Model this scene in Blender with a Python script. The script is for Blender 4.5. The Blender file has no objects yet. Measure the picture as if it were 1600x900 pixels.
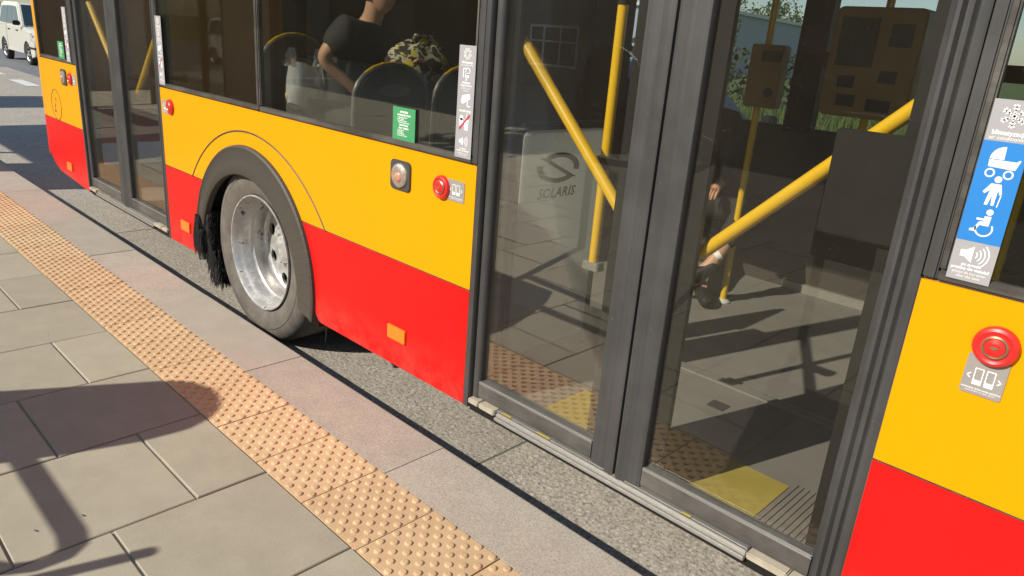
import bpy, bmesh, math, random
from mathutils import Vector, Matrix
random.seed(7)
R = math.radians
S = bpy.context.scene
COL = S.collection
# ------------------------------------------------------------ camera
cam = bpy.data.cameras.new('camera'); camo = bpy.data.objects.new('camera', cam); COL.objects.link(camo)
S.camera = camo
cam.sensor_width = 36; cam.lens = 25.758; cam.clip_start = 0.05; cam.clip_end = 1000
M3 = [[0.7114, -0.6456, -0.2778], [0.6987, 0.6922, 0.1807], [0.0756, -0.3226, 0.9435]]
camo.matrix_world = Matrix(((M3[0][0], M3[0][2], -M3[0][1], 1.2577), (M3[1][0], M3[1][2], -M3[1][1], -1.7096),
                            (M3[2][0], M3[2][2], -M3[2][1], 1.646), (0, 0, 0, 1)))
# ------------------------------------------------------------ world, sun, exposure
SUNH = (-0.2703, -0.9628)     # horizontal direction towards the sun
EL = R(36.2)
w = bpy.data.worlds.new('World'); S.world = w; w.use_nodes = True
nt = w.node_tree; bg = nt.nodes['Background']
sky = nt.nodes.new('ShaderNodeTexSky'); sky.sky_type = 'NISHITA'; sky.sun_disc = False
sky.sun_elevation = EL; sky.sun_rotation = math.atan2(SUNH[0], SUNH[1]) % (2 * math.pi)
sky.air_density = 1.0; sky.dust_density = 0.6; sky.ozone_density = 1.0
nt.links.new(sky.outputs[0], bg.inputs[0]); bg.inputs[1].default_value = 0.10
sl = bpy.data.lights.new('sun', 'SUN'); sl.energy = 4.3; sl.angle = R(0.53); sl.color = (1.0, 0.93, 0.82)
so = bpy.data.objects.new('sun', sl); COL.objects.link(so)
sdir = Vector((-SUNH[0] * math.cos(EL), -SUNH[1] * math.cos(EL), -math.sin(EL)))
so.rotation_euler = sdir.to_track_quat('-Z', 'Y').to_euler(); so.location = (-3, -8, 8)
S.view_settings.view_transform = 'Standard'; S.view_settings.look = 'None'
S.view_settings.exposure = 0.38; S.view_settings.gamma = 1; S.view_settings.use_curve_mapping = False
try:
    S.cycles.max_bounces = 10; S.cycles.transparent_max_bounces = 16; S.cycles.sample_clamp_indirect = 6
    S.cycles.caustics_reflective = False; S.cycles.caustics_refractive = False
except Exception: pass

# ------------------------------------------------------------ materials
def new_mat(name):
    m = bpy.data.materials.new(name); m.use_nodes = True
    return m, m.node_tree, m.node_tree.nodes['Principled BSDF']
def N(t, typ, **kw):
    n = t.nodes.new(typ)
    for k, v in kw.items():
        if k in n.inputs: n.inputs[k].default_value = v
        else: setattr(n, k, v)
    return n
def texco(t, scale=(1, 1, 1), rot=(0, 0, 0)):
    c = t.nodes.new('ShaderNodeTexCoord'); mp = t.nodes.new('ShaderNodeMapping')
    mp.inputs['Scale'].default_value = scale; mp.inputs['Rotation'].default_value = rot
    t.links.new(c.outputs['Object'], mp.inputs[0]); return mp.outputs[0]
def noise(t, vec, scale, detail=4, rough=.55):
    n = N(t, 'ShaderNodeTexNoise', Scale=scale, Detail=detail, Roughness=rough); t.links.new(vec, n.inputs['Vector']); return n.outputs[0]
def ramp(t, fac, stops):
    r = t.nodes.new('ShaderNodeValToRGB'); t.links.new(fac, r.inputs[0]); e = r.color_ramp.elements
    while len(e) < len(stops): e.new(0.5)
    for i, (p, c) in enumerate(stops):
        e[i].position = p; e[i].color = (c, c, c, 1) if isinstance(c, (int, float)) else tuple(c) + (1,)
    return r.outputs[0]
def mix(t, fac, a, b, mode='MIX'):
    m = t.nodes.new('ShaderNodeMix'); m.data_type = 'RGBA'; m.blend_type = mode
    for sock, v in ((m.inputs[0], fac), (m.inputs[6], a), (m.inputs[7], b)):
        if hasattr(v, 'is_linked') or hasattr(v, 'links'): t.links.new(v, sock)
        elif isinstance(v, (int, float)): sock.default_value = v
        else: sock.default_value = tuple(v) + (1,)
    return m.outputs[2]
def bump(t, p, h, strength=.3, dist=.002):
    b = N(t, 'ShaderNodeBump', Strength=strength, Distance=dist); t.links.new(h, b.inputs['Height']); t.links.new(b.outputs[0], p.inputs['Normal'])
def plain(name, col, rough=.5, metal=0, var=.12, scale=8, bmp=0, coat=0, spec=None, stretch=(1, 1, 1)):
    m, t, p = new_mat(name)
    v = texco(t, stretch); n = noise(t, v, scale, 5)
    a = tuple(max(0, c * (1 - var)) for c in col); b = tuple(min(1, c * (1 + var)) for c in col)
    t.links.new(mix(t, n, a, b), p.inputs['Base Color'])
    p.inputs['Roughness'].default_value = rough; p.inputs['Metallic'].default_value = metal
    if coat: p.inputs['Coat Weight'].default_value = coat; p.inputs['Coat Roughness'].default_value = .06
    if spec is not None: p.inputs['Specular IOR Level'].default_value = spec
    if bmp: bump(t, p, noise(t, v, scale * 12, 3), bmp)
    return m
def paint(name, col, dirt=(.3, .22, .15)):
    m, t, p = new_mat(name); v = texco(t)
    big = noise(t, v, 1.7, 5, .6); fine = noise(t, v, 160, 2)
    c = mix(t, ramp(t, big, [(.35, 0.0), (.75, .05)]), col, dirt)
    c = mix(t, ramp(t, fine, [(.6, 0.0), (.8, .05)]), c, dirt)
    sv = texco(t, (60, 60, 3)); st = noise(t, sv, 1, 3); c = mix(t, ramp(t, st, [(.55, 0.0), (.8, .04)]), c, dirt)
    oc = t.nodes.new('ShaderNodeTexCoord'); sp_ = t.nodes.new('ShaderNodeSeparateXYZ'); t.links.new(oc.outputs['Object'], sp_.inputs[0])
    gr = ramp(t, sp_.outputs['Z'], [(.325, .75), (.50, 0.0)]); gm = N(t, 'ShaderNodeMath', operation='MULTIPLY'); t.links.new(gr, gm.inputs[0]); t.links.new(ramp(t, noise(t, v, 9, 6, .7), [(.40, 0.0), (.75, .5)]), gm.inputs[1])
    c = mix(t, gm.outputs[0], c, (.22, .15, .11))
    t.links.new(c, p.inputs['Base Color'])
    t.links.new(ramp(t, big, [(.3, .28), (.8, .42)]), p.inputs['Roughness'])
    p.inputs['Specular IOR Level'].default_value = .18
    bump(t, p, noise(t, v, 2.2, 2), .05, .01)
    return m
def rubber(name, col, dust=(.30, .27, .23), amt=.35, rough=.55, stretch=(40, 40, 1.5)):
    m, t, p = new_mat(name); v = texco(t, stretch); v2 = texco(t)
    st = noise(t, v, 1, 5, .65); bl = noise(t, v2, 6, 5, .6); sp = noise(t, v2, 90, 2)
    f = mix(t, .5, ramp(t, st, [(.4, 0.0), (.75, 1.0)]), ramp(t, bl, [(.4, 0.0), (.75, 1.0)]))
    g = N(t, 'ShaderNodeMath', operation='MULTIPLY'); t.links.new(f, g.inputs[0]); g.inputs[1].default_value = amt
    c = mix(t, g.outputs[0], col, dust)
    c = mix(t, ramp(t, sp, [(.70, 0.0), (.78, .35)]), c, dust)
    t.links.new(c, p.inputs['Base Color']); p.inputs['Roughness'].default_value = rough
    t.links.new(ramp(t, bl, [(.3, rough - .12), (.8, rough + .15)]), p.inputs['Roughness'])
    return m
def glass(name, tint, dust, dustcol=(.40, .36, .30), refl=2.0):
    m = bpy.data.materials.new(name); m.use_nodes = True; t = m.node_tree; t.nodes.clear()
    out = t.nodes.new('ShaderNodeOutputMaterial')
    tr = t.nodes.new('ShaderNodeBsdfTransparent'); tr.inputs[0].default_value = tuple(tint) + (1,)
    gl = t.nodes.new('ShaderNodeBsdfGlossy'); gl.inputs['Roughness'].default_value = .0; gl.inputs[0].default_value = (1, 1, 1, 1)
    fr = N(t, 'ShaderNodeFresnel', IOR=1.5)
    # the fresnel of a pane is the same from inside: use the geometry's own facing angle
    mu = N(t, 'ShaderNodeMath', operation='MULTIPLY'); t.links.new(fr.outputs[0], mu.inputs[0]); mu.inputs[1].default_value = refl; mu.use_clamp = True
    m1 = t.nodes.new('ShaderNodeMixShader'); t.links.new(mu.outputs[0], m1.inputs[0]); t.links.new(tr.outputs[0], m1.inputs[1]); t.links.new(gl.outputs[0], m1.inputs[2])
    di = t.nodes.new('ShaderNodeBsdfDiffuse'); di.inputs[0].default_value = tuple(dustcol) + (1,)
    v = texco(t); n = noise(t, v, 3, 6, .65); n2 = noise(t, v, 220, 2)
    r1 = ramp(t, n, [(.3, dust * .6), (.75, dust * 1.5)]); r2 = ramp(t, n2, [(.68, 0.0), (.74, .10)])
    ad = N(t, 'ShaderNodeMath', operation='ADD'); t.links.new(r1, ad.inputs[0]); t.links.new(r2, ad.inputs[1])
    m2 = t.nodes.new('ShaderNodeMixShader'); t.links.new(ad.outputs[0], m2.inputs[0]); t.links.new(m1.outputs[0], m2.inputs[1]); t.links.new(di.outputs[0], m2.inputs[2])
    t.links.new(m2.outputs[0], out.inputs[0]); return m
def stone(name, c1, c2, grain=180, gstr=.5, bstr=.25, stain=(.2, .17, .13), samt=.25, bdist=.0015, bscale=None, isl=(.93, 1.05), spots=.35):
    m, t, p = new_mat(name); v = texco(t)
    big = noise(t, v, 1.3, 6, .6); mid = noise(t, v, 9, 5, .6); fin = noise(t, v, grain, 3, .7)
    c = mix(t, ramp(t, mid, [(.35, 0.0), (.65, 1.0)]), c1, c2)
    c = mix(t, ramp(t, big, [(.42, 0.0), (.72, samt)]), c, stain)
    dark = tuple(x * .45 for x in c1); light = tuple(min(1, x * 1.5) for x in c2)
    c = mix(t, ramp(t, fin, [(.36, gstr), (.47, 0.0)]), c, dark)
    c = mix(t, ramp(t, fin, [(.55, 0.0), (.68, gstr)]), c, light)
    gi = t.nodes.new('ShaderNodeNewGeometry'); tone = ramp(t, gi.outputs['Random Per Island'], [(0.0, isl[0]), (1.0, isl[1])]); c = mix(t, 1.0, c, tone, 'MULTIPLY')
    # small dark gum and drip spots
    vo = t.nodes.new('ShaderNodeTexVoronoi'); vo.inputs['Scale'].default_value = 7; vo.inputs['Randomness'].default_value = 1; t.links.new(v, vo.inputs['Vector'])
    c = mix(t, ramp(t, vo.outputs['Distance'], [(.035, spots), (.06, 0.0)]), c, stain)
    t.links.new(c, p.inputs['Base Color']); p.inputs['Roughness'].default_value = .85
    bump(t, p, noise(t, v, bscale or grain, 3, .7), bstr, bdist)
    return m

M = {}
M['yellow'] = paint('yellow_paint', (.80, .335, .0), (.35, .18, .02))
M['red'] = paint('red_paint', (.68, .009, .008), (.35, .06, .05))
M['seam'] = rubber('seam_rubber', (.035, .03, .026), amt=.3)
M['gasket'] = rubber('gasket_rubber', (.045, .04, .034), amt=.45, stretch=(2, 30, 30))
M['post'] = rubber('post_rubber', (.042, .041, .040), (.20,.19,.175), amt=.2, stretch=(150, 150, 1.0))
M['kick'] = rubber('kick_plate', (.05, .048, .046), amt=.45, stretch=(3, 3, 12))
M['doorglass'] = glass('door_glass', (.93, .93, .90), .015, (.42, .35, .26), refl=.45)
M['window'] = glass('side_window_glass', (.87, .87, .83), .011, (.34, .28, .17), refl=.26)
M['farglass'] = glass('far_window_glass', (.76, .80, .83), .004, refl=.8)
M['alu'] = plain('aluminium', (.42, .41, .38), .4, .6, .25, 30, .2, stretch=(1, 8, 8))
M['cream'] = plain('dirty_cream_rubber', (.42, .37, .28), .7, 0, .35, 25, .2)
M['yellow_bar'] = plain('yellow_handrail', (.82, .50, .01), .35, 0, .05, 20, 0, .4)
M['floor'] = stone('bus_floor_lino', (.20, .195, .185), (.225, .22, .205), 400, .25, .05, (.09, .085, .08), .3)
M['yellow_floor'] = stone('yellow_floor_marking', (.42, .33, .05), (.48, .385, .07), 300, .5, .05, (.20, .16, .06), .5)
M['inner'] = plain('dark_interior_lining', (.045, .04, .034), .7)
M['ceiling'] = plain('interior_ceiling', (.12, .115, .10), .7)
M['cab'] = plain('grey_cabinet', (.62, .64, .62), .5, 0, .05)
def milky():
    m, t, p = new_mat('milky_screen'); t.nodes.remove(p); o = t.nodes['Material Output']
    d = t.nodes.new('ShaderNodeBsdfDiffuse'); d.inputs[0].default_value = (.86, .88, .86, 1); l = t.nodes.new('ShaderNodeBsdfTranslucent'); l.inputs[0].default_value = (.92, .94, .92, 1)
    x = t.nodes.new('ShaderNodeMixShader'); x.inputs[0].default_value = .62; t.links.new(d.outputs[0], x.inputs[1]); t.links.new(l.outputs[0], x.inputs[2]); t.links.new(x.outputs[0], o.inputs[0]); return m
M['milky'] = milky()
M['emblem'] = plain('black_emblem', (.012, .011, .011), .5)
M['blackp'] = plain('black_plastic', (.012, .012, .012), .6, spec=.3)
M['darkgrey'] = plain('dark_grey_plastic', (.06, .06, .058), .5)
M['seat'] = plain('seat_plastic', (.035, .03, .022), .45, coat=.2)
M['seatrim'] = plain('seat_grey_edge', (.16, .155, .14), .4)
M['validator'] = plain('ochre_plastic', (.24, .15, .045), .5, 0, .15)
M['screen'] = plain('dark_screen', (.02, .025, .035), .15)
M['red_btn'] = plain('red_button_plastic', (.72, .02, .018), .38, 0, .05, 10, 0, .3)
M['red_dark'] = plain('red_ring_groove', (.42, .015, .012), .4)
M['brass'] = plain('bronze_ring', (.42, .28, .14), .35, .7)
M['plate'] = plain('grey_plate', (.30, .28, .26), .5, 0, .08, 30)
M['white'] = plain('white_print', (.84, .83, .80), .5, 0, .03)
M['grey_stk'] = plain('grey_sticker', (.36, .35, .36), .5, 0, .06, 30)
M['blue_stk'] = plain('blue_sticker', (.02, .205, .58), .45, 0, .05, 20)
M['green_stk'] = plain('green_sticker', (.06, .30, .12), .5, 0, .08, 20)
M['redprint'] = plain('red_print', (.62, .03, .07), .5)
M['darkprint'] = plain('dark_print', (.05, .045, .05), .5)
M['amber'] = plain('amber_reflector', (.85, .22, .01), .25, 0, .2, 120, .4, .6)
M['clearlens'] = plain('indicator_lens', (.42, .36, .30), .15, .3, .5, 60, .5, 1)
M['bulb'] = plain('orange_bulb', (.55, .26, .17), .3, 0, .4, 80)
M['kerb'] = stone('kerb_stone', (.375, .335, .275), (.43, .385, .315), 210, .6, .2, (.385, .30, .235), .5)
M['tact'] = stone('tactile_tile', (.575, .40, .225), (.63, .45, .26), 300, .22, .08, (.45, .29, .16), .5, isl=(.90, 1.06))
M['paver'] = stone('concrete_paver', (.34, .312, .235), (.38, .35, .265), 320, .25, .08, (.29, .265, .205), .35)
M['grout'] = stone('joint_sand', (.33, .30, .24), (.40, .36, .29), 300, .4, .3)
M['bay'] = stone('bus_bay_concrete', (.335, .305, .255), (.40, .365, .305), 70, .8, 1.0, (.22, .20, .17), .3, .006, 60)
M['asphalt'] = stone('asphalt', (.145, .152, .16), (.18, .187, .195), 90, .4, .5, (.12, .12, .125), .3, .003)
M['jointseal'] = plain('joint_sealant', (.16, .15, .135), .7)
M['line'] = plain('road_line_paint', (.62, .62, .60), .7, 0, .15, 20)
M['grass'] = plain('grass_green', (.10, .14, .035), .9, 0, .5, 3)
M['facade'] = plain('rendered_facade', (.24, .23, .21), .85, 0, .1, 3)
M['dkwall'] = plain('dark_brick_wall', (.09, .08, .07), .85, 0, .3, 5)
M['wfacade'] = plain('warehouse_sheet', (.40, .45, .50), .6, 0, .06, 2)
M['wframe'] = plain('white_window_frame', (.75, .75, .73), .5)
M['shelter'] = plain('shelter_steel', (.08, .085, .09), .5, .5)
M['leaf'] = plain('tree_leaf', (.075, .11, .03), .7, 0, .6, 2.2)
M['leafdark'] = plain('hedge_leaf', (.035, .06, .02), .7, 0, .5, 2.2)
M['bark'] = plain('bark', (.12, .09, .06), .9, 0, .3, 20, .5)
M['carcream'] = plain('cream_car_paint', (.72, .70, .60), .3, 0, .03, 4, 0, 1)
M['carblue'] = plain('silver_blue_car_paint', (.42, .50, .62), .3, .2, .03, 4, 0, 1)
M['carglass'] = plain('car_window', (.03, .05, .065), .08, 0, .3, 2)
M['tyre_plain'] = plain('car_tyre_rubber', (.035, .034, .033), .8)
M['silver'] = plain('silver_rim', (.45, .45, .45), .4, .7, .3, 15)
M['lens'] = plain('headlamp_lens', (.55, .56, .5), .15, .2)
M['skin'] = plain('skin', (.58, .33, .22), .5, 0, .08, 12)
M['blackcloth'] = plain('black_cloth', (.028, .026, .026), .85, 0, .25, 12)
M['hair'] = plain('dark_hair', (.03, .02, .015), .6, 0, .3, 80)
M['underbody'] = plain('underbody', (.03, .028, .026), .9)
M['paperbag'] = plain('brown_paper', (.58, .44, .28), .8, 0, .35, 22, .5)

def tyre_mat():
    m, t, p = new_mat('tyre_rubber'); v = texco(t)
    n = noise(t, v, 14, 5, .6); n2 = noise(t, v, 90, 3)
    c = mix(t, ramp(t, n, [(.3, 0.0), (.75, 1.0)]), (.10, .09, .075), (.17, .15, .125)); c = mix(t, ramp(t, n2, [(.5, 0.0), (.8, .3)]), c, (.25, .22, .18))
    t.links.new(c, p.inputs['Base Color']); p.inputs['Roughness'].default_value = .85; bump(t, p, n2, .3); return m
M['tyre'] = tyre_mat()
def rim_mat():
    m, t, p = new_mat('worn_silver_rim'); v = texco(t)
    n = noise(t, v, 16, 6, .7); n3 = noise(t, v, 45, 4, .7)
    c = mix(t, ramp(t, n3, [(.3, 0.0), (.7, 1.0)]), (.46, .45, .43), (.58, .57, .54))
    c = mix(t, ramp(t, n, [(.60, 0.0), (.64, 1.0)]), c, (.06, .045, .035))
    t.links.new(c, p.inputs['Base Color']); t.links.new(ramp(t, n, [(.5, .55), (.62, 0.0)]), p.inputs['Metallic'])
    t.links.new(ramp(t, n, [(.3, .28), (.7, .6)]), p.inputs['Roughness']); bump(t, p, n3, .25); return m
M['rim'] = rim_mat()
def lip_mat():
    m, t, p = new_mat('arch_rubber'); v = texco(t)
    # radial wiping streaks round the arch: angle about the wheel centre
    c0 = t.nodes.new('ShaderNodeTexCoord'); sp = t.nodes.new('ShaderNodeSeparateXYZ'); t.links.new(c0.outputs['Object'], sp.inputs[0])
    at = N(t, 'ShaderNodeMath', operation='ARCTAN2')
    t.links.new(sp.outputs['Z'], at.inputs[0]); t.links.new(sp.outputs['X'], at.inputs[1])
    sc = N(t, 'ShaderNodeMath', operation='MULTIPLY'); t.links.new(at.outputs[0], sc.inputs[0]); sc.inputs[1].default_value = 60
    cb = t.nodes.new('ShaderNodeCombineXYZ'); t.links.new(sc.outputs[0], cb.inputs[0])
    st = noise(t, cb.outputs[0], 1.0, 4, .7); bl = noise(t, v, 6, 4)
    c = mix(t, ramp(t, st, [(.35, 0.0), (.75, .7)]), (.035, .032, .026), (.14, .12, .092)); c = mix(t, ramp(t, bl, [(.4, 0.0), (.8, .5)]), c, (.05, .045, .04))
    t.links.new(c, p.inputs['Base Color']); p.inputs['Roughness'].default_value = .6; return m
M['lip'] = lip_mat()
def pattern_mat():
    m, t, p = new_mat('patterned_fabric'); v = texco(t)
    n = noise(t, v, 16, 3, .5); n2 = noise(t, v, 11, 2, .5)
    c = ramp(t, n, [(.44, (.02, .02, .02)), (.46, (.55, .52, .40)), (.52, (.5, .47, .36)), (.54, (.02, .02, .02))])
    c = mix(t, ramp(t, n2, [(.60, 0.0), (.62, 1.0)]), c, (.60, .52, .06))
    t.links.new(c, p.inputs['Base Color']); p.inputs['Roughness'].default_value = .8; return m
M['pattern'] = pattern_mat()
def plastic_film():
    m = bpy.data.materials.new('thin_plastic_film'); m.use_nodes = True; t = m.node_tree; t.nodes.clear()
    o = t.nodes.new('ShaderNodeOutputMaterial'); tr = t.nodes.new('ShaderNodeBsdfTransparent'); tr.inputs[0].default_value = (.9, .92, .92, 1)
    d = t.nodes.new('ShaderNodeBsdfDiffuse'); d.inputs[0].default_value = (.9, .93, .93, 1)
    g = t.nodes.new('ShaderNodeBsdfGlossy'); g.inputs['Roughness'].default_value = .2
    a = t.nodes.new('ShaderNodeMixShader'); a.inputs[0].default_value = .4; t.links.new(d.outputs[0], a.inputs[1]); t.links.new(g.outputs[0], a.inputs[2])
    n = noise(t, texco(t, (30, 30, 6)), 1, 4); b = t.nodes.new('ShaderNodeMixShader'); t.links.new(ramp(t, n, [(.35, .55), (.65, .95)]), b.inputs[0])
    t.links.new(tr.outputs[0], b.inputs[1]); t.links.new(a.outputs[0], b.inputs[2]); t.links.new(b.outputs[0], o.inputs[0]); return m
M['film'] = plastic_film()

# ------------------------------------------------------------ mesh builder
def worldloc(o):
    v = Vector((0, 0, 0))
    while o is not None: v += o.location; o = o.parent
    return v
class MB:
    def __init__(s): s.v = []; s.f = []
    def add(s, vs, fs):
        b = len(s.v); s.v += [tuple(v) for v in vs]; s.f += [tuple(i + b for i in f) for f in fs]; return s
    def box(s, x0, x1, y0, y1, z0, z1):
        vs = [(x, y, z) for z in (z0, z1) for y in (y0, y1) for x in (x0, x1)]
        return s.add(vs, [(0, 2, 3, 1), (4, 5, 7, 6), (0, 1, 5, 4), (2, 6, 7, 3), (0, 4, 6, 2), (1, 3, 7, 5)])
    def prism(s, pts, y0, y1):          # outline in XZ, extruded along Y
        n = len(pts)
        a = sum(pts[i][0] * pts[(i + 1) % n][1] - pts[(i + 1) % n][0] * pts[i][1] for i in range(n))
        if a < 0: pts = pts[::-1]
        vs = [(x, y0, z) for x, z in pts] + [(x, y1, z) for x, z in pts]
        return s.add(vs, [tuple(range(n)), tuple(range(2 * n - 1, n - 1, -1))] + [((i + 1) % n, i, i + n, (i + 1) % n + n) for i in range(n)])
    def prismz(s, pts, z0, z1):         # outline in XY, extruded along Z
        n = len(pts)
        a = sum(pts[i][0] * pts[(i + 1) % n][1] - pts[(i + 1) % n][0] * pts[i][1] for i in range(n))
        if a < 0: pts = pts[::-1]
        vs = [(x, y, z0) for x, y in pts] + [(x, y, z1) for x, y in pts]
        return s.add(vs, [tuple(range(n - 1, -1, -1)), tuple(range(n, 2 * n))] + [(i, (i + 1) % n, (i + 1) % n + n, i + n) for i in range(n)])
    def prismx(s, pts, x0, x1):         # outline in YZ, extruded along X
        n = len(pts)
        a = sum(pts[i][0] * pts[(i + 1) % n][1] - pts[(i + 1) % n][0] * pts[i][1] for i in range(n))
        if a < 0: pts = pts[::-1]
        vs = [(x0, y, z) for y, z in pts] + [(x1, y, z) for y, z in pts]
        return s.add(vs, [tuple(range(n - 1, -1, -1)), tuple(range(n, 2 * n))] + [(i, (i + 1) % n, (i + 1) % n + n, i + n) for i in range(n)])
    def lathe(s, prof, c, n=64, axis='y', a0=0, a1=2 * math.pi):   # prof: (radius, offset along axis)
        full = abs(a1 - a0 - 2 * math.pi) < 1e-6; k = n if full else n + 1; b = len(s.v)
        for i in range(k):
            a = a0 + (a1 - a0) * i / n; ca, sa = math.cos(a), math.sin(a)
            for r, o in prof:
                s.v.append((c[0] + r * ca, c[1] + o, c[2] + r * sa) if axis == 'y' else (c[0] + r * ca, c[1] + r * sa, c[2] + o) if axis == 'z' else (c[0] + o, c[1] + r * ca, c[2] + r * sa))
        m = len(prof)
        for i in range(n):
            j = (i + 1) % k
            for q in range(m - 1):
                f = (b + i * m + q, b + i * m + q + 1, b + j * m + q + 1, b + j * m + q)
                s.f.append(f if axis == 'y' else f[::-1])
        return s
    def tube(s, path, r, n=10, caps=True):
        path = [Vector(p) for p in path]; b = len(s.v); rr = r if isinstance(r, (list, tuple)) else [r] * len(path)
        up = None
        for i, p in enumerate(path):
            d = (path[min(i + 1, len(path) - 1)] - path[max(i - 1, 0)]).normalized()
            if up is None: up = Vector((0, 0, 1)) if abs(d.z) < .9 else Vector((1, 0, 0))
            a = d.cross(up).normalized(); up = a.cross(d).normalized()
            for k in range(n):
                t = 2 * math.pi * k / n; q = p + (a * math.cos(t) + up * math.sin(t)) * rr[i]; s.v.append(tuple(q))
        for i in range(len(path) - 1):
            for k in range(n):
                s.f.append((b + i * n + k, b + i * n + (k + 1) % n, b + (i + 1) * n + (k + 1) % n, b + (i + 1) * n + k))
        if caps: s.f.append(tuple(b + k for k in range(n - 1, -1, -1))); e = b + (len(path) - 1) * n; s.f.append(tuple(e + k for k in range(n)))
        return s
    def build(s, name, mat, parent=None, smooth=False, bevel=0, local=False, seg=2):
        me = bpy.data.meshes.new(name); off = Vector((0, 0, 0)) if (local or parent is None) else worldloc(parent)
        me.from_pydata([tuple(Vector(v) - off) for v in s.v], [], s.f)
        if smooth or bevel:
            bm = bmesh.new(); bm.from_mesh(me)
            if bevel:
                bmesh.ops.bevel(bm, geom=[e for e in bm.edges if e.is_manifold and e.calc_face_angle(0) > .5], offset=bevel, segments=seg, affect='EDGES', clamp_overlap=True)
            bm.to_mesh(me); bm.free()
        if smooth:
            for p in me.polygons: p.use_smooth = True
            try: me.set_sharp_from_angle(angle=R(38))
            except Exception: pass
        me.materials.append(mat if not isinstance(mat, str) else M[mat]); me.update()
        o = bpy.data.objects.new(name, me); COL.objects.link(o); o.parent = parent; return o
def tag(o, label=None, cat=None, group=None, kind=None):
    for k, v in (('label', label), ('category', cat), ('group', group), ('kind', kind)):
        if v: o[k] = v
    return o
def empty(name, loc, label=None, cat=None, group=None, rz=0):
    o = bpy.data.objects.new(name, None); o.location = loc; o.rotation_euler = (0, 0, rz); o.empty_display_size = .2
    COL.objects.link(o); return tag(o, label, cat, group)
def circ(cx, cy, r, n=24, a0=0, a1=360):
    return [(cx + r * math.cos(R(a0 + (a1 - a0) * i / n)), cy + r * math.sin(R(a0 + (a1 - a0) * i / n))) for i in range(n + (0 if a1 - a0 == 360 else 1))]
def rrect(x0, x1, z0, z1, r, n=5):
    p = []
    for cx, cz, a in ((x1 - r, z1 - r, 0), (x0 + r, z1 - r, 90), (x0 + r, z0 + r, 180), (x1 - r, z0 + r, 270)):
        p += circ(cx, cz, r, n, a, a + 90)
    return p

# ============================================================ SETTING
def struct(o): o['kind'] = 'structure'; return o
KY = -0.092; KIN = -0.370; TIN = -0.672; PZ = 0.18
# road
struct(MB().add([(-300, -300, -.004), (300, -300, -.004), (300, 300, -.004), (-300, 300, -.004)], [(0, 1, 2, 3)]).build('ground', 'grass'))
struct(MB().add([(-150, -6, 0), (150, -6, 0), (150, 11, 0), (-150, 11, 0)], [(0, 1, 2, 3)]).build('road', 'asphalt'))
bay = MB(); jn = MB()
for i in range(-5, 5):
    a = -.557 + 4.078 * i; bay.box(a + .006, a + 4.072, -.5, 3.1, -.002, .004)
    jn.add([(a - .008, -.5, .0015), (a + .008, -.5, .0015), (a + .008, 3.1, .0015), (a - .008, 3.1, .0015)], [(0, 1, 2, 3)])
struct(bay.build('bus_bay_pavement', 'bay')); struct(jn.build('pavement_joints', 'jointseal'))
ln = MB()
for i in range(12):
    x = -17.5 - 2.6 * i; ln.box(x, x + 1.5, 3.12, 3.32, .002, .006) if False else ln.add([(x, 2.35, .009), (x + 1.4, 2.35, .009), (x + 1.4, 2.6, .009), (x, 2.6, .009)], [(0, 1, 2, 3)])
struct(ln.build('road_marking', 'line'))
# platform base
struct(MB().box(-30, 14, -6.2, KY - .012, -.003, PZ - .009).build('platform_base', 'grout'))
struct(MB().add([(-150, -17, PZ - .011), (150, -17, PZ - .011), (150, -6.1, PZ - .011), (-150, -6.1, PZ - .011)], [(0, 1, 2, 3)]).build('pavement', 'paver'))
# kerb stones
kb = MB()
for i in range(-24, 10):
    a = -.527 + 1.0107 * i; g = .0018
    rr = .012; prof = [(KIN + g, -.002), (KIN + g, PZ)] + [(KY - rr + rr * math.sin(R(t)), PZ - rr + rr * math.cos(R(t))) for t in (0, 30, 60, 90)] + [(KY, -.002)]
    dz = random.uniform(-.0012, .0012)
    kb.prismx([(y, z + (dz if z > .1 else 0)) for y, z in prof], a + g, a + 1.0107 - g)
struct(kb.build('kerb', 'kerb'))
# tactile strip: modelled tiles and truncated domes
tp = MB(); T = .3032
for i in range(-52, 26):
    a = -.5594 + T * i; g = .0022; dz = random.uniform(-.0012, .0012)
    x0, x1, y0, y1 = a + g, a + T - g, TIN + .0012, KIN - .0012
    tp.box(x0, x1, y0, y1, PZ - .02, PZ - .001 + dz)
    if a < -13: continue
    for j in range(10):
        for k in range(5):
            cx = a + .017 + .0300 * j; cy = TIN + .017 + .0600 * k + (.030 if j % 2 else 0)
            n = 10; z0 = PZ - .001 + dz; rings = ((.0135, 0), (.0112, .0038), (.0078, .0052)); b = len(tp.v)
            for r, h in rings:
                for q in range(n): t = 2 * math.pi * q / n; tp.v.append((cx + r * math.cos(t), cy + r * math.sin(t), z0 + h))
            for rr_ in range(2):
                for q in range(n): tp.f.append((b + rr_ * n + q, b + rr_ * n + (q + 1) % n, b + (rr_ + 1) * n + (q + 1) % n, b + (rr_ + 1) * n + q))
            tp.f.append(tuple(b + 2 * n + q for q in range(n)))
o = tp.build('tactile_paving', 'tact'); struct(o)
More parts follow.
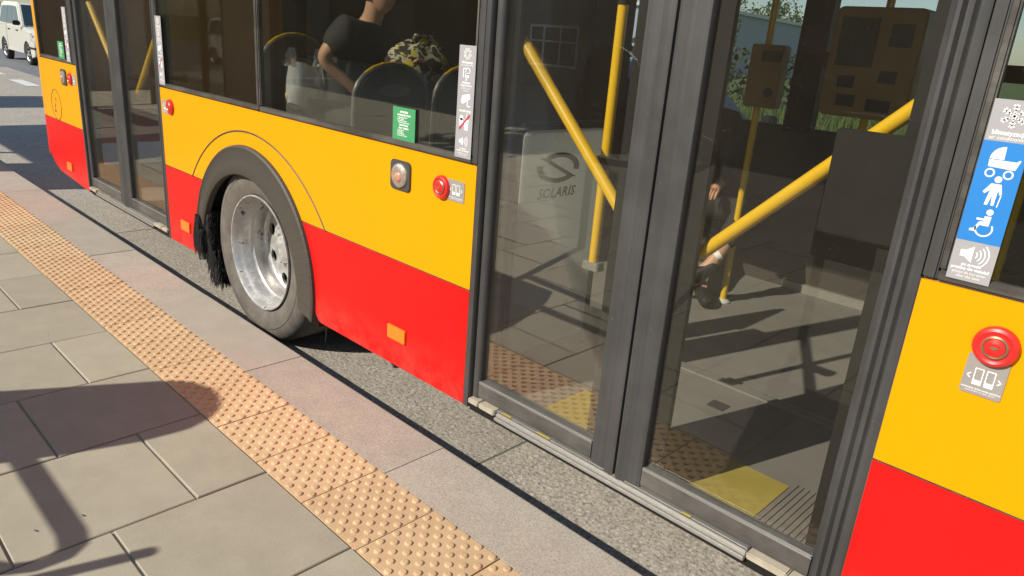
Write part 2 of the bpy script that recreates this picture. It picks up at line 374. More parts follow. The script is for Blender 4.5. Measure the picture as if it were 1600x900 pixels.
# concrete pavers in running bond
pv = MB()
for i in range(-40, 20):
    a = -.2757 + .51 * i; off = 0 if i % 2 else .25
    y1 = TIN - .004; y = TIN + .004 - (.5 if not off else .25) + .006
    # joints: rows alternate between y=-.912 and y=-1.165
    js = [-.912 - .5 * k for k in range(11)] if not (i % 2) else [-.666 - .2497 - .25 + 0 - .5 * k + .0 for k in range(11)]
    edges = [TIN] + [j for j in js if j < TIN - .05]
    for k in range(len(edges) - 1):
        g = .0035; ya, yb = edges[k + 1] + g, edges[k] - g
        dz = random.uniform(-.0015, .0015)
        x0, x1 = a + g, a + .51 - g; c = .003
        z = PZ - .001 + dz
        vs = [(x0, ya, PZ - .03), (x1, ya, PZ - .03), (x1, yb, PZ - .03), (x0, yb, PZ - .03), (x0, ya, z - c), (x1, ya, z - c), (x1, yb, z - c), (x0, yb, z - c),
              (x0 + c, ya + c, z), (x1 - c, ya + c, z), (x1 - c, yb - c, z), (x0 + c, yb - c, z)]
        pv.add(vs, [(0, 1, 5, 4), (1, 2, 6, 5), (2, 3, 7, 6), (3, 0, 4, 7), (4, 5, 9, 8), (5, 6, 10, 9), (6, 7, 11, 10), (7, 4, 8, 11), (8, 9, 10, 11)])
struct(pv.build('platform_paving', 'paver'))
# little stones and litter specks
gv = MB()
for _ in range(170):
    x = random.uniform(-4, .6); y = random.uniform(-1.7, -.1) if random.random() < .5 else random.uniform(.15, .4)
    z = PZ if y < -.09 else .004; r = random.uniform(.0012, .0032)
    if -.672 < y < -.37: continue
    b = [(x + r * random.uniform(.6, 1.3) * math.cos(t), y + r * random.uniform(.6, 1.3) * math.sin(t), z) for t in (0, 1.3, 2.5, 3.8, 5.1)]
    gv.add(b + [(x, y, z + r * .9)], [(i, (i + 1) % 5, 5) for i in range(5)])
for lx, ly, lb in ((-.912, -1.207, 'small dark scrap of leaf lying in the shadow on the paving'), (-.92, -1.33, 'small dark scrap of leaf lying just outside the shadow on the paving')):
    tag(MB().add([(lx - .007, ly, PZ + .001), (lx, ly - .004, PZ + .0015), (lx + .008, ly + .001, PZ + .004), (lx + .001, ly + .005, PZ + .001), (lx, ly, PZ + .005)], [(0, 1, 4), (1, 2, 4), (2, 3, 4), (3, 0, 4)]).build('leaf_scrap', 'darkprint'), lb, 'leaf scrap')
tag(gv.build('grit', 'bay'), 'scattered grains of grit on the paving and the bay', 'grit', kind='stuff')

# ============================================================ BUS
X0, X1, X2, X3, XR, XF = -5.575, -4.701, -3.228, -.541, .858, 7.2
ZR, ZY, ZW, ZT, ZTOP = .324, .777, 1.227, 2.42, 2.95
W = 2.55; FL = .36
bus = empty('city_bus', (0, 1.27, 0), 'yellow and red city bus standing at the kerb with its doors closed', 'bus')
TH = .03
WC = (-2.202, .483); AC = (-2.19, .43); AR = .612
def arc_pts(c, r, a0, a1, n=28): return [(c[0] + r * math.cos(R(a0 + (a1 - a0) * i / n)), c[1] + r * math.sin(R(a0 + (a1 - a0) * i / n))) for i in range(n + 1)]
g = .003
# yellow panels
ay = math.degrees(math.asin((ZY + g - AC[1]) / AR))
MB().prism([(X2 + g, ZY + g), (X2 + g, ZW - g), (X3 - g, ZW - g), (X3 - g, ZY + g)] + arc_pts(AC, AR, ay, 180 - ay), 0, TH).build('yellow_panel', 'yellow', bus)
MB().prism([(X0 + .002, ZY + g), (X0 + .002, ZW - g), (X1 - g, ZW - g), (X1 - g, ZY + g)], 0, TH).build('yellow_panel', 'yellow', bus)
MB().prism([(XR + g, ZY + g), (XR + g, ZW - g), (XF, ZW - g), (XF, ZY + g)], 0, TH).build('yellow_panel', 'yellow', bus)
# red panels
ar = math.degrees(math.asin((ZY - g - AC[1]) / AR)); ab = math.degrees(math.asin((ZR - AC[1]) / AR))
MB().prism([(X3 - g, ZR), (X3 - g, ZY - g)] + arc_pts(AC, AR, ar, ab + 6, 16) + [(-1.575, ZR + .03), (-1.55, ZR + .005), (-1.53, ZR)], 0, TH).build('red_panel', 'red', bus, bevel=.0015, seg=1)
MB().prism([(X2 + g, ZR), (X2 + g, ZY - g)] + arc_pts(AC, AR, 180 - ar, 180 - ab, 16), 0, TH).build('red_panel', 'red', bus)
MB().prism([(X0 + .002, .50), (X0 + .002, ZY - g), (X1 - g, ZY - g), (X1 - g, ZR), (-5.36, ZR + .045), (-5.48, ZR + .085), (-5.555, ZR + .135)], 0, TH).build('red_panel', 'red', bus)
MB().prism([(XR + g, ZR), (XR + g, ZY - g), (XF, ZY - g), (XF, ZR)], 0, TH).build('red_panel', 'red', bus)
# dark backing that shows through the seams, above and below
sm = MB()
for a, b in ((X0, X1), (XR, XF)): MB().box(a, b, .004, .026, ZY - .006, ZY + .006).build('panel_seam', 'seam', bus)
MB().box(AC[0] + AR * .78, X3, .004, .026, ZY - .006, ZY + .006).build('panel_seam', 'seam', bus); sm.box(X2, AC[0] - AR * .78, .004, .026, ZY - .006, ZY + .006)
for a in (X3 - .004, XR, X2, X1 - .004): MB().box(a, a + .004, .001, .03, ZR, ZW).build('panel_seam', 'seam', bus)
sm.build('panel_seam', 'seam', bus)
# curved service seam above the arch: a thin raised bead
c2 = (-2.17, .254)
pth = [(x, -.0008, z) for x, z in arc_pts(c2, .858, 37.5, 142.5, 60)]
MB().tube([(p[0], p[1] + .001, p[2]) for p in pth], .0042, 6).build('hatch_seam', 'seam', bus)
# rear corner with roof-high yellow and red skin, rear wall
def corner(z0, z1, mat, name, r=.42, zb=None):
    prof = [(X0 - r * math.sin(R(t)), r - r * math.cos(R(t))) for t in range(0, 91, 9)]
    inner = [(X0 - (r - .03) * math.sin(R(t)), r - (r - .03) * math.cos(R(t))) for t in range(90, -1, -9)]
    mb = MB().prismz(prof + inner, z0, z1); mb.box(X0 - r, X0 - r + .03, r, W - .1, z0, z1); return mb.build(name, mat, bus, smooth=True)
corner(ZY + g, ZTOP - .2, 'yellow', 'rear_corner'); corner(.47, ZY - g, 'red', 'rear_bumper')
MB().prism([(X0 - .012, .47), (X0 - .012, ZTOP - .2), (X0 - .003, ZTOP - .2), (X0 - .003, .47)], .006, .02).build('corner_seam', 'seam', bus)
# yellow window edge strip at the rear and roof fascia
MB().box(X0 + .001, X0 + .016, 0, TH, ZW, ZT).build('window_edge_strip', 'yellow', bus)
MB().prismx([(.0, ZT), (.0, 2.72), (.06, 2.86), (.2, ZTOP), (W - .2, ZTOP), (W - .06, 2.86), (W, 2.72), (W, ZT), (W - .03, ZT), (W - .03, 2.70), (W - .22, 2.83), (.22, 2.83), (.03, 2.70), (.03, ZT)], X0 - .3, XF).build('roof', 'yellow', bus, smooth=True)
MB().box(X0 - .3, XF, .04, W - .04, 2.5, 2.53).build('ceiling', 'ceiling', bus)
# front end
MB().prismz([(XF, 0), (XF + .35, .12), (XF + .5, .5), (XF + .5, W - .5), (XF + .35, W - .12), (XF, W), (XF, W - .03), (XF, .03)], .33, 1.1).build('front_bumper', 'red', bus)
MB().prismz([(XF, 0), (XF + .35, .12), (XF + .45, .5), (XF + .45, W - .5), (XF + .35, W - .12), (XF, W), (XF, W - .03), (XF, .03)], 1.1, 2.6).build('windscreen', 'carglass', bus)
# window gaskets and panes
def window(x0, x1):
    f = MB()
    f.box(x0, x1, .001, .028, ZW, ZW + .024); f.box(x0, x1, .001, .028, ZT - .02, ZT)
    f.box(x0, x0 + .016, .0015, .028, ZW + .024, ZT - .02); f.box(x1 - .016, x1, .0015, .028, ZW + .024, ZT - .02)
    fo = f.build('side_window', 'gasket', bus, bevel=.004)
    MB().box(x0 + .01, x1 - .01, .008, .014, ZW + .018, ZT - .015).build('pane', 'window', fo)
    return fo
window(X0 + .018, -4.775); window(X2, -2.064); window(-2.056, -.574); window(XR + .03, 2.9); window(2.91, 5.6)
MB().box(-2.066, -2.054, -.001, .02, ZW + .01, ZT).build('window_divider', 'seam', bus)
# door surrounds and doors
def post(x0, x1, y0=-.002, z0=None):       # ribbed rubber post
    w_ = x1 - x0
    pts = [(x0, .07), (x0, .006 + y0)]
    pts += [(x0 + w_ * a, y0 + b) for a, b in ((.06, 0), (.30, 0), (.36, .012), (.44, .018), (.52, .008), (.6, .0), (.82, -.002), (.9, .004), (.97, .006))]
    pts += [(x1, .012 + y0), (x1, .07)]
    return MB().prismz(pts, z0 or .325, 2.42)
def door(x0, x1, label=None):
    xc = (x0 + x1) / 2
    j = MB().prismz([(x0, .08), (x0, .0), (x0 + .006, -.003), (x0 + .024, -.003), (x0 + .03, .006), (x0 + .03, .08)], .325, 2.45)
    j.prismz([(x1, .08), (x1, 0), (x1 - .006, -.003), (x1 - .02, -.003), (x1 - .026, .006), (x1 - .026, .08)], .325, 2.45)
    j.box(x0 + .03, x1 - .026, .0, .08, 2.38, 2.45)
    fr = j.build('door_frame', 'post', bus, smooth=True)
    for side in (-1, 1):
        a, b = (x0 + .033, xc - .0015) if side < 0 else (xc + .0015, x1 - .029)
        # outer stile, meeting stile with rounded rubber edge, rails
        so_, mi = (.034, .102) if side < 0 else (.05, .094)
        lf = MB()
        if side < 0: oa, ob, ma, mb_ = a, a + so_, b - mi, b
        else: oa, ob, ma, mb_ = b - so_, b, a, a + mi
        lf.prismz([(oa, .055), (oa, .016), (oa + .006, .010), (ob - .012, .010), (ob - .006, .014), (ob, .022), (ob, .055)] if side < 0 else
                  [(oa, .055), (oa, .020), (oa + .008, .012), (oa + .016, .004), (oa + .024, .004), (oa + .032, .014), (ob - .006, .012), (ob, .018), (ob, .055)], .372, 2.38)
        if side < 0: prof = [(ma, .055), (ma, .020), (ma + .004, .013), (ma + .014, .010), (ma + .052, .0085), (ma + .056, .0095), (ma + .062, .0065), (mb_ - .012, .000), (mb_ - .003, .004), (mb_, .014), (mb_, .055)]
        else: prof = [(ma, .055), (ma, .014), (ma + .003, .004), (ma + .014, -.002), (ma + .040, .006), (ma + .046, .0085), (ma + .052, .0075), (mb_ - .014, .010), (mb_ - .004, .013), (mb_, .020), (mb_, .055)]
        lf.prismz(prof, .366, 2.38)
        gx0, gx1 = (ob, ma) if side < 0 else (mb_, oa)
        lf.box(gx0, gx1, .016, .05, 2.30, 2.375)
        leaf = lf.build('door_leaf', 'post', bus, smooth=True)
        MB().box(gx0 - .004, gx1 + .004, .030, .036, .42, 2.32).build('pane', 'doorglass', leaf)
        inf = MB()
        if side < 0: inf.box(gx0 - .01, gx0 + .03, .055, .085, .40, 2.34).box(gx1 - .055, gx1 + .02, .055, .09, .40, 2.34)
        else: inf.box(gx1 - .035, gx1 + .01, .055, .085, .40, 2.34).box(gx0 - .02, gx0 + .046, .0375, .058, .40, 2.34)
        inf.box(gx0 + .03, gx1 - .05, .056, .08, 2.28, 2.34)
        inf.build('inner_frame', 'blackp', leaf)
        kp = MB().prismx([(.015, .375), (.012, .385), (.012, .432), (.018, .441), (.05, .441), (.05, .375)], gx0 - .001, gx1 + .001)
        kp.build('kick_plate', 'kick', leaf)
        MB().box(gx0, gx1, .010, .0135, .4385, .4415).build('trim_strip', 'alu', leaf)
        # diagonal grab bar on the inside
        ga, gb = (gx0, gx1)
        if side < 0: p0, p1 = (xc - .632, 1.650), (xc - .150, 1.167)
        else: p0, p1 = (xc + .128, 1.118), (xc + .632, 1.617)
        d = .02
        bp = [(p0[0], .093, p0[1]), (p1[0], .093, p1[1])]
        MB().tube(bp, .019, 16).build('grab_bar', 'yellow_bar', leaf, smooth=True)
    # sill: ribbed aluminium, cream rubber end blocks
    s = MB()
    for y0, z0, z1 in ((-.012, .337, .349), (-.004, .350, .359), (.004, .360, .370)):
        s.box(x0 + .175, x1 - .24, y0, .06, z0, z1)
    s.box(x0 + .176, x1 - .241, .002, .055, .338, .368)
    so_ = s.build('door_sill', 'alu', bus, bevel=.002)
    for a, b in ((x0 + .034, x0 + .088), (x0 + .091, x0 + .172), (x1 - .236, x1 - .12), (x1 - .117, x1 - .03)): MB().box(a, b, -.011, .06, .349, .3695).build('rubber_block', 'cream', so_, bevel=.004)
    MB().box(x0 + .03, x1 - .03, .006, .06, .315, .336).build('sill_base', 'blackp', so_)
    for a, b in ((x0 + .20, x0 + .245), (x0 + .37, x0 + .43), (xc + .25, xc + .28)): MB().box(a, b, .003, .010, .3695, .3725).build('yellow_edge_mark', 'yellow_floor', so_)
door(X1, X2); door(X3, XR)
# posts beside the doors, above the panels
for a, b in ((-4.775, X1), (X3 - .033, X3), (XR, XR + .03)):
    MB().box(a + .001, b - .001, .002, .028, ZW, ZT).build('window_post', 'post', bus, bevel=.004)
# floor, underbody, far side
MB().box(X0 + .05, AC[0] - AR - .01, .065, W - .04, FL - .05, FL).box(AC[0] + AR + .01, XF, .065, W - .04, FL - .05, FL).box(AC[0] - AR - .0099, AC[0] + AR + .0099, .72, W - .04, FL - .05, FL).build('floor', 'floor', bus)
MB().box(X0, -3.3, .25, W - .05, .30, .305).box(-1.3, XF, .25, W - .05, .30, .305).box(-3.2, -1.2, 1.1, 1.7, .28, .305).build('underbody', 'underbody', bus)
MB().box(X0 - .3, XF, W - .03, W, .33, ZW + .05).build('far_wall', 'red', bus)
MB().box(X0 + .1, XF, W - .07, W - .035, FL, ZW + .06).build('inner_wall', 'inner', bus)
# inner lining of near side
for a, b in ((X0, X1), (X2, X3), (XR, XF)): MB().box(a, b, TH + .012, TH + .03, .95 if a == X2 else FL, ZW - .02).build('inner_lining', 'inner', bus)
fp = MB(); xs = [-5.9, -4.3, -2.75, -1.55, -.62, .95, 2.6, 4.2, 5.8, XF]
for x in xs: fp.box(x, x + .16, W - .075, W, ZW + .03, 2.5)
fp.box(X0 - .3, XF, W - .075, W, 2.30, 2.5)
fp.build('far_window_post', 'blackp', bus)
for a, b in zip(xs[:-1], xs[1:]): MB().box(a + .16, b, W - .03, W - .024, ZW + .04, 2.3).build('far_window_pane', 'farglass', bus)
MB().box(-.46, .95, W - .09, W - .07, 1.62, 1.70).build('window_rail', 'blackp', bus)
MB().box(-.43, .55, W - .10, W - .071, FL, FL + .05).build('heater_skirting', 'alu', bus)
# floor markings and trims
for a, b in ((-.285, -.03), (.02, .555)): MB().add([(a, .09, FL + .003), (b, .09, FL + .003), (b, .41, FL + .003), (a, .41, FL + .003)], [(0, 1, 2, 3)]).build('yellow_floor_marking', 'yellow_floor', bus)
rb = MB()
for i in range(12): rb.box(.56 + .018 * i, .573 + .018 * i, .09, .44, FL + .001, FL + .004)
rb.build('ribbed_floor_strip', 'floor', bus)
st = MB()
for i in range(3): st.box(-.45, .72, .915 + .019 * i, .928 + .019 * i, FL, FL + .008)
st.build('ramp_hinge', 'alu', bus)
pl = MB().box(.085, .155, .70, .765, FL, FL + .002).build('ramp_plate', 'darkprint', bus)
# wheel well
ww = MB().lathe([(AR - .004, .03), (AR - .004, .70)], (AC[0], 0, AC[1]), 40, a0=R(-15), a1=R(195))
ww.box(AC[0] - AR, AC[0] + AR, .70, .71, .25, AC[1] + AR)
ww.build('wheel_well', 'underbody', bus)
# rubber arch lip
lp = MB(); nl = 80
for i in range(nl + 1):
    a = R(-11 + 203 * i / nl); ca, sa = math.cos(a), math.sin(a)
    # inner edge: circle about a centre shifted to the rear and down
    dx, dz, ri = -.059, -.055, .512
    bq = dx * ca + dz * sa; rin = bq + math.sqrt(bq * bq - dx * dx - dz * dz + ri * ri)
    for f_, o_ in ((1.0, 0), (.985, -.014), (.93, -.020), (.86, -.017), (.80, -.013), (.4, -.012), (.12, -.009), (0, -.002), (.0, .03)):
        r_ = rin + (AR + .002 - rin) * f_; lp.v.append((r_ * ca, o_, r_ * sa))
for i in range(nl):
    for q in range(8): lp.f.append((i * 9 + q, i * 9 + q + 1, (i + 1) * 9 + q + 1, (i + 1) * 9 + q))
lo = bpy.data.objects
lip = lp.build('wheel_arch_rubber', 'lip', bus, smooth=True, local=True); lip.location = Vector((AC[0], 0, AC[1])) - worldloc(bus)
# brush flap at the rear of the arch: many thin bristles
br = MB()
rnd = random.Random(3)
for i in range(3500):      # outer tuft in front of the panel edge
    z = rnd.uniform(.40, .575); y = rnd.uniform(-.030, .02); x = AC[0] - AR + .03 + rnd.uniform(-.05, .04) * (1 if z < .5 else .5); L = rnd.uniform(.04, .085)
    br.add([(x - .0022, y, z), (x + .0022, y + .003, z), (x + rnd.uniform(-.022, .012), y + rnd.uniform(-.012, .012), z - L)], [(0, 1, 2)])
for i in range(9000):      # the deep brush behind it, hanging lower towards the wheel
    y = rnd.uniform(.0, .26); z = rnd.uniform(.21, .60); x = AC[0] - AR + .035 + max(0, .46 - z) * .42 + rnd.uniform(-.03, .075); L = rnd.uniform(.03, .07)
    br.add([(x - .0025, y, z), (x + .0025, y + .003, z), (x + rnd.uniform(-.015, .012), y + rnd.uniform(-.012, .012), z - L)], [(0, 1, 2)])
br.box(AC[0] - AR + .01, AC[0] - AR + .09, .04, .30, .32, .60)
br.box(AC[0] - AR + .07, AC[0] - AR + .15, .06, .30, .22, .45)
br.build('mud_flap', 'blackp', bus)
MB().tube([(-1.90, .26, .31), (-1.905, .262, .20), (-1.898, .258, .12), (-1.915, .262, .03)], .0025, 6).build('hanging_wire', 'cream', bus)
# wheel
wy = .055
tp_ = [(.292, .035), (.305, .004), (.335, -.012), (.38, -.020), (.42, -.016), (.452, .0), (.468, .018), (.477, .035), (.48, .06), (.48, .24), (.47, .27), (.44, .29), (.30, .29)]
wheel = MB().lathe(tp_, (0, 0, 0), 96).lathe([(.40, -.0225), (.403, -.0225)], (0, 0, 0), 96).build('wheel', 'tyre', bus, smooth=True, local=True)
wheel.location = Vector((WC[0], wy, WC[1])) - worldloc(bus)
rp = [(.294, .030), (.301, .000), (.3045, -.006), (.3035, -.012), (.298, -.012), (.291, -.002), (.286, .014), (.279, .028), (.268, .045), (.266, .080), (.262, .088), (.256, .094), (.254, .140), (.258, .150), (.256, .162), (.250, .172), (.245, .176)]
rim = MB().lathe(rp, (0, 0, 0), 96)
# disc with round hand holes: each sector is bridged from the hole to the sector's edge
NH = 8; ro, rim_in, rh = .245, .13, .200
yo = lambda r: .176 - .012 * max(0, (.245 - r) / .115) ** 1.5
dm = MB()
for h_ in range(NH):
    ac = 2 * math.pi * (h_ + .578) / NH; hw = math.pi / NH; n = 32; vs = []
    for q in range(n):
        t = 2 * math.pi * q / n; ct, st_ = math.cos(t), math.sin(t)
        # boundary of the polar box in (u = radial, v = angular)
        u_, v_ = (ro - rh if ct > 0 else rh - rim_in), hw
        k_ = min(abs(u_ / ct) if abs(ct) > 1e-6 else 9, abs(v_ * rh / st_) if abs(st_) > 1e-6 else 9)
        r1 = rh + ct * k_; a1 = ac + st_ * k_ / rh
        a1 = min(max(a1, ac - hw), ac + hw); r1 = min(max(r1, rim_in), ro)
        hx, hz = rh * math.cos(ac), rh * math.sin(ac)
        px = hx + .034 * (ct * math.cos(ac) - st_ * math.sin(ac)); pz = hz + .034 * (ct * math.sin(ac) + st_ * math.cos(ac))
        rr_ = math.hypot(px, pz)
        vs += [(r1 * math.cos(a1), yo(r1), r1 * math.sin(a1)), (px, yo(rr_), pz), (px, yo(rr_) + .014, pz)]
    b_ = len(dm.v); dm.v += vs
    for q in range(n):
        j = (q + 1) % n; dm.f += [(b_ + 3 * q, b_ + 3 * j, b_ + 3 * j + 1, b_ + 3 * q + 1), (b_ + 3 * q + 1, b_ + 3 * j + 1, b_ + 3 * j + 2, b_ + 3 * q + 2)]
rim.add(dm.v, dm.f)
rim = rim.build('rim', 'rim', wheel, smooth=True, local=True)
hb = MB().lathe([(.131, .1645), (.120, .162), (.105, .160), (.078, .160), (.074, .13), (.06, .12), (.001, .12)], (0, 0, 0), 48)
hb.build('hub', 'rim', wheel, smooth=True, local=True)
for i in range(10): a = R(36 * i); MB().lathe([(.001, .142), (.010, .142), (.012, .160), (.012, .163)], (.098 * math.cos(a), 0, .098 * math.sin(a)), 6).build('wheel_nut', 'rim', wheel, local=True)
MB().lathe([(.26, .225), (.001, .225)], (0, 0, 0), 24).build('brake_backing', 'underbody', wheel, local=True)
# side marker lamps
def marker(x, z):
    b = MB().prism(rrect(x - .058, x + .058, z - .03, z + .03, .006, 3), -.009, .0).build('side_marker', 'amber', bus, bevel=.003)
for x, z in ((-.955, .470), (-2.985, .455), (-5.10, .445), (2.3, .47)): marker(x, z)
# side turn indicator
def indicator(x, z):
    b = MB().prism(rrect(x - .061, x + .061, z - .057, z + .057, .02, 5), -.007, .0).build('turn_indicator', 'darkgrey', bus, bevel=.002)
    l = MB()
    pr = [(.047, -.007), (.045, -.013), (.034, -.0185), (.018, -.0215), (.001, -.0225)]
    l.lathe(pr, (x, 0, z), 28)
    l.build('lens', 'clearlens', b, smooth=True)
    MB().lathe([(.020, -.0205), (.017, -.0245), (.008, -.027), (.001, -.0275)], (x + .006, 0, z - .004), 14).build('bulb', 'bulb', b, smooth=True)
indicator(-.957, 1.120); indicator(-5.0, 1.120)
# ---- printing helpers: marks stand 1 mm proud of their plate, facing the platform
def text_mesh(s, size, x, z, y, mat, parent, align='CENTER', bold=0, shear=0, name='lettering', plane='front', spacing=1):
    cu = bpy.data.curves.new('t', 'FONT'); cu.body = s; cu.size = size; cu.align_x = align; cu.align_y = 'CENTER'; cu.offset = bold; cu.shear = shear; cu.resolution_u = 2
    cu.space_character = spacing; cu.extrude = .0003
    ob = bpy.data.objects.new('t', cu); COL.objects.link(ob); S.view_layers[0].update()
    me = bpy.data.meshes.new_from_object(ob.evaluated_get(bpy.context.evaluated_depsgraph_get())); bpy.data.objects.remove(ob)
    off = worldloc(parent)
    for v in me.vertices:
        a, b, c = v.co
        p = Vector((x + a, y - c, z + b)) if plane == 'front' else Vector((x + c, y + a, z + b)) if plane == 'side' else Vector((x + a, y + b, z + c))
        v.co = p - off
    me.materials.clear(); me.materials.append(M[mat]); o = bpy.data.objects.new(name, me); COL.objects.link(o); o.parent = parent; return o
class Pic:
    def __init__(s, x, z, y, k=1): s.m = MB(); s.x, s.z, s.y, s.k = x, z, y, k
    def poly(s, pts): s.m.prism([(s.x + s.k * a, s.z + s.k * b) for a, b in pts], s.y - .0006, s.y); return s
    def disc(s, a, b, r): return s.poly(circ(a, b, r, 18))
    def ring(s, a, b, r, t, a0=0, a1=360):
        o_ = circ(a, b, r, 22, a0, a1); i_ = circ(a, b, r - t, 22, a0, a1); n = len(o_)
        closed = a1 - a0 == 360
        for q in range(n if closed else n - 1): s.poly([o_[q], o_[(q + 1) % n], i_[(q + 1) % n], i_[q]])
        return s
    def line(s, a, b, c, d, t):
        L = math.hypot(c - a, d - b); nx, nz = -(d - b) / L * t / 2, (c - a) / L * t / 2
        return s.poly([(a + nx, b + nz), (c + nx, d + nz), (c - nx, d - nz), (a - nx, b - nz)])
    def build(s, mat, parent, name='pictogram'): return s.m.build(name, mat, parent)
def snow(p, r):
    for i in range(8 if r < .02 else 6):
        a = R(i * (45 if r < .02 else 60) + 30); c, s_ = math.cos(a), math.sin(a); p.line(0, 0, r * c, r * s_, r * .15)
        for q in (-1, 1):
            for f in (.45, .72):
                b = a + q * R(48); p.line(r * f * c, r * f * s_, r * f * c + r * .3 * math.cos(b), r * f * s_ + r * .3 * math.sin(b), r * .12)
    p.ring(0, 0, r * .3, r * .08)
YS = .0075
def speaker(p, k=1):
    p.poly([(-.022 * k, -.006 * k), (-.022 * k, .006 * k), (-.014 * k, .006 * k), (-.002 * k, .015 * k), (-.002 * k, -.015 * k), (-.014 * k, -.006 * k)])
    for i, r in enumerate((.008, .014, .020, .026)): p.ring(-.002 * k, 0, r * k, .0022 * k, -48, 48)
def narrow_sticker(xa, xb, full=True):
    xm = (xa + xb) / 2; ys = .006 if full else .006
    s_ = MB().box(xa, xb, -.0005, .0008, 1.241, 1.611).build('window_sticker', 'grey_stk', bus)
    y = -.0005; P_ = Pic(xm, 1.584, y); snow(P_, .019); P_.build('white', s_); P_ = Pic(xm, 1.584, y)
    text_mesh('klimatyzacja', .011, xm, 1.557, y, 'white', s_, bold=.0003); text_mesh('air conditioning', .009, xm, 1.548, y, 'white', s_)
    # hand with a card
    P_.poly([(a, b - .062) for a, b in ((-.018, -.014), (-.018, .016), (.002, .018), (.002, .014), (-.014, .012), (-.014, -.014))])
    P_.ring(.006, -.056, .012, .003); P_.poly([(-.008, -.076), (.012, -.076), (.014, -.062), (-.006, -.060)]); P_.line(0, -.074, 0, -.086, .006)
    P_.build('white', s_); P_ = Pic(xm, 1.584, y)
    text_mesh('biletomat', .010, xm, 1.492, y, 'white', s_, bold=.0003); text_mesh('bezgotówkowy', .009, xm, 1.483, y, 'white', s_, bold=.0002)
    text_mesh('cashless ticket\nmachine', .008, xm, 1.470, y, 'white', s_)
    # camera
    P_.poly([(a, b - .146) for a, b in ((-.022, -.010), (-.016, .012), (.022, .020), (.024, .002), (-.012, -.016))]); P_.line(.012, -.148, .010, -.168, .004); P_.line(.010, -.168, .026, -.168, .004)
    P_.build('white', s_); P_ = Pic(xm, 1.584, y)
    text_mesh('monitoring', .013, xm, 1.400, y, 'white', s_, bold=.0003)
    # ice cream and cup, crossed out
    P_.poly([(a, b - .222) for a, b in ((-.024, -.012), (-.026, .010), (-.016, .014), (-.004, .010), (-.006, -.014))]); P_.disc(-.014, -.208, .009)
    P_.poly([(a, b - .222) for a, b in ((.002, -.026), (.000, .010), (.022, .010), (.020, -.026))]); P_.line(.008, -.214, .014, -.190, .003)
    speaker_p = Pic(xm, 1.298, y); speaker(speaker_p, .95)
    P_.build('white', s_); speaker_p.build('white', s_)
    Q = Pic(xm, 1.362, y - .0008); Q.line(-.024, -.024, .026, .026, .006); Q.build('redprint', s_, 'red_stroke')
    text_mesh('po sygnale\nprosimy nie wsiadać', .0075, xm, 1.270, y, 'white', s_, bold=.0002); text_mesh('please do not enter\nafter the tone', .0065, xm, 1.254, y, 'white', s_)
    return s_
narrow_sticker(-.660, -.578); narrow_sticker(-3.222, -3.142); narrow_sticker(-4.885, -4.803)
def green_sticker(xa, xb):
    s_ = MB().box(xa, xb, .005, .0078, 1.2505, 1.371).build('door_release_sticker', 'green_stk', bus); xm = (xa + xb) / 2; y = .005
    L = [('awaryjne', .013, 0), ('otwieranie drzwi', .0115, 0), ('1. zatrzymać autobus', .0068, 1), ('2. zbić szybkę', .0068, 1), ('3. przekręcić zawór', .0068, 1), ('   ręcznie otworzyć drzwi', .0068, 1), ('emergency', .012, 0), ('door release', .0115, 0), ('1. stop the bus', .0068, 1), ('2. break glass', .0068, 1), ('3. turn the valve', .0068, 1), ('4. open door by hand', .0068, 1)]
    z = 1.361
    for s2, sz, al in L:
        z -= sz * .42; text_mesh(s2, sz, xm if not al else xa + .028, z, y, 'white', s_, 'CENTER' if not al else 'LEFT', bold=.0002 if al else .0004); z -= sz * .52
green_sticker(-1.024, -.890); green_sticker(-5.086, -4.952)
# wide sticker right of the door
xa, xb = .9045, .984
ws = MB().box(xa, xb, -.0012, .0005, 1.241, 1.606).build('window_sticker', 'grey_stk', bus)
MB().box(xa, xb, -.0015, .0005, 1.3245, 1.5265).build('blue_field', 'blue_stk', ws)
xm = (xa + xb) / 2; y = -.0015
P_ = Pic(xm, 1.576, y); snow(P_, .023)
def shift(pic, dz, dx=0): return Pic(pic.x + dx, pic.z + dz, pic.y)
text_mesh('klimatyzacja', .0125, xm, 1.543, y, 'white', ws, bold=.0004); text_mesh('air conditioning', .0105, xm, 1.533, y, 'white', ws)
A = Pic(xm, 1.487, y)      # pram
A.poly([(-.020, -.010), (-.021, .004), (.026, .004), (.030, .008), (.033, .008), (.027, -.012)])
A.poly([(-.021, .0055)] + circ(.004, .0055, .025, 10, 178, 92) + [(.004, .0055)])
A.ring(-.014, -.022, .009, .003); A.ring(.018, -.022, .009, .003)
B = Pic(xm, 1.430, y)      # man with a stick
B.disc(.004, .024, .0065); B.poly([(-.006, .015), (.012, .015), (.017, -.004), (.013, -.006), (.009, .004), (.008, -.028), (.003, -.028), (.001, -.008), (-.003, -.028), (-.009, -.028), (-.005, .002), (-.013, -.006), (-.017, -.003)])
B.line(.016, -.006, .014, -.030, .002)
C_ = Pic(xm, 1.366, y)     # wheelchair user
C_.disc(.006, .022, .0062); C_.poly([(-.001, .013), (.011, .014), (.010, -.006), (-.006, -.006), (-.012, -.020), (-.022, -.020), (-.021, -.015), (-.015, -.014), (-.008, .001), (-.001, .002), (-.001, .004), (-.014, .004), (-.014, .008), (-.001, .008)])
C_.ring(.003, -.012, .0165, .003, 170, 392)
D = Pic(xm, 1.298, y); speaker(D, 1.15)
for q in (P_, A, B, C_, D): q.build('white', ws)
text_mesh('po sygnale\nprosimy nie wsiadać', .0085, xm, 1.271, y, 'white', ws, bold=.0003); text_mesh('please do not enter\nafter the tone', .0078, xm, 1.254, y, 'white', ws)
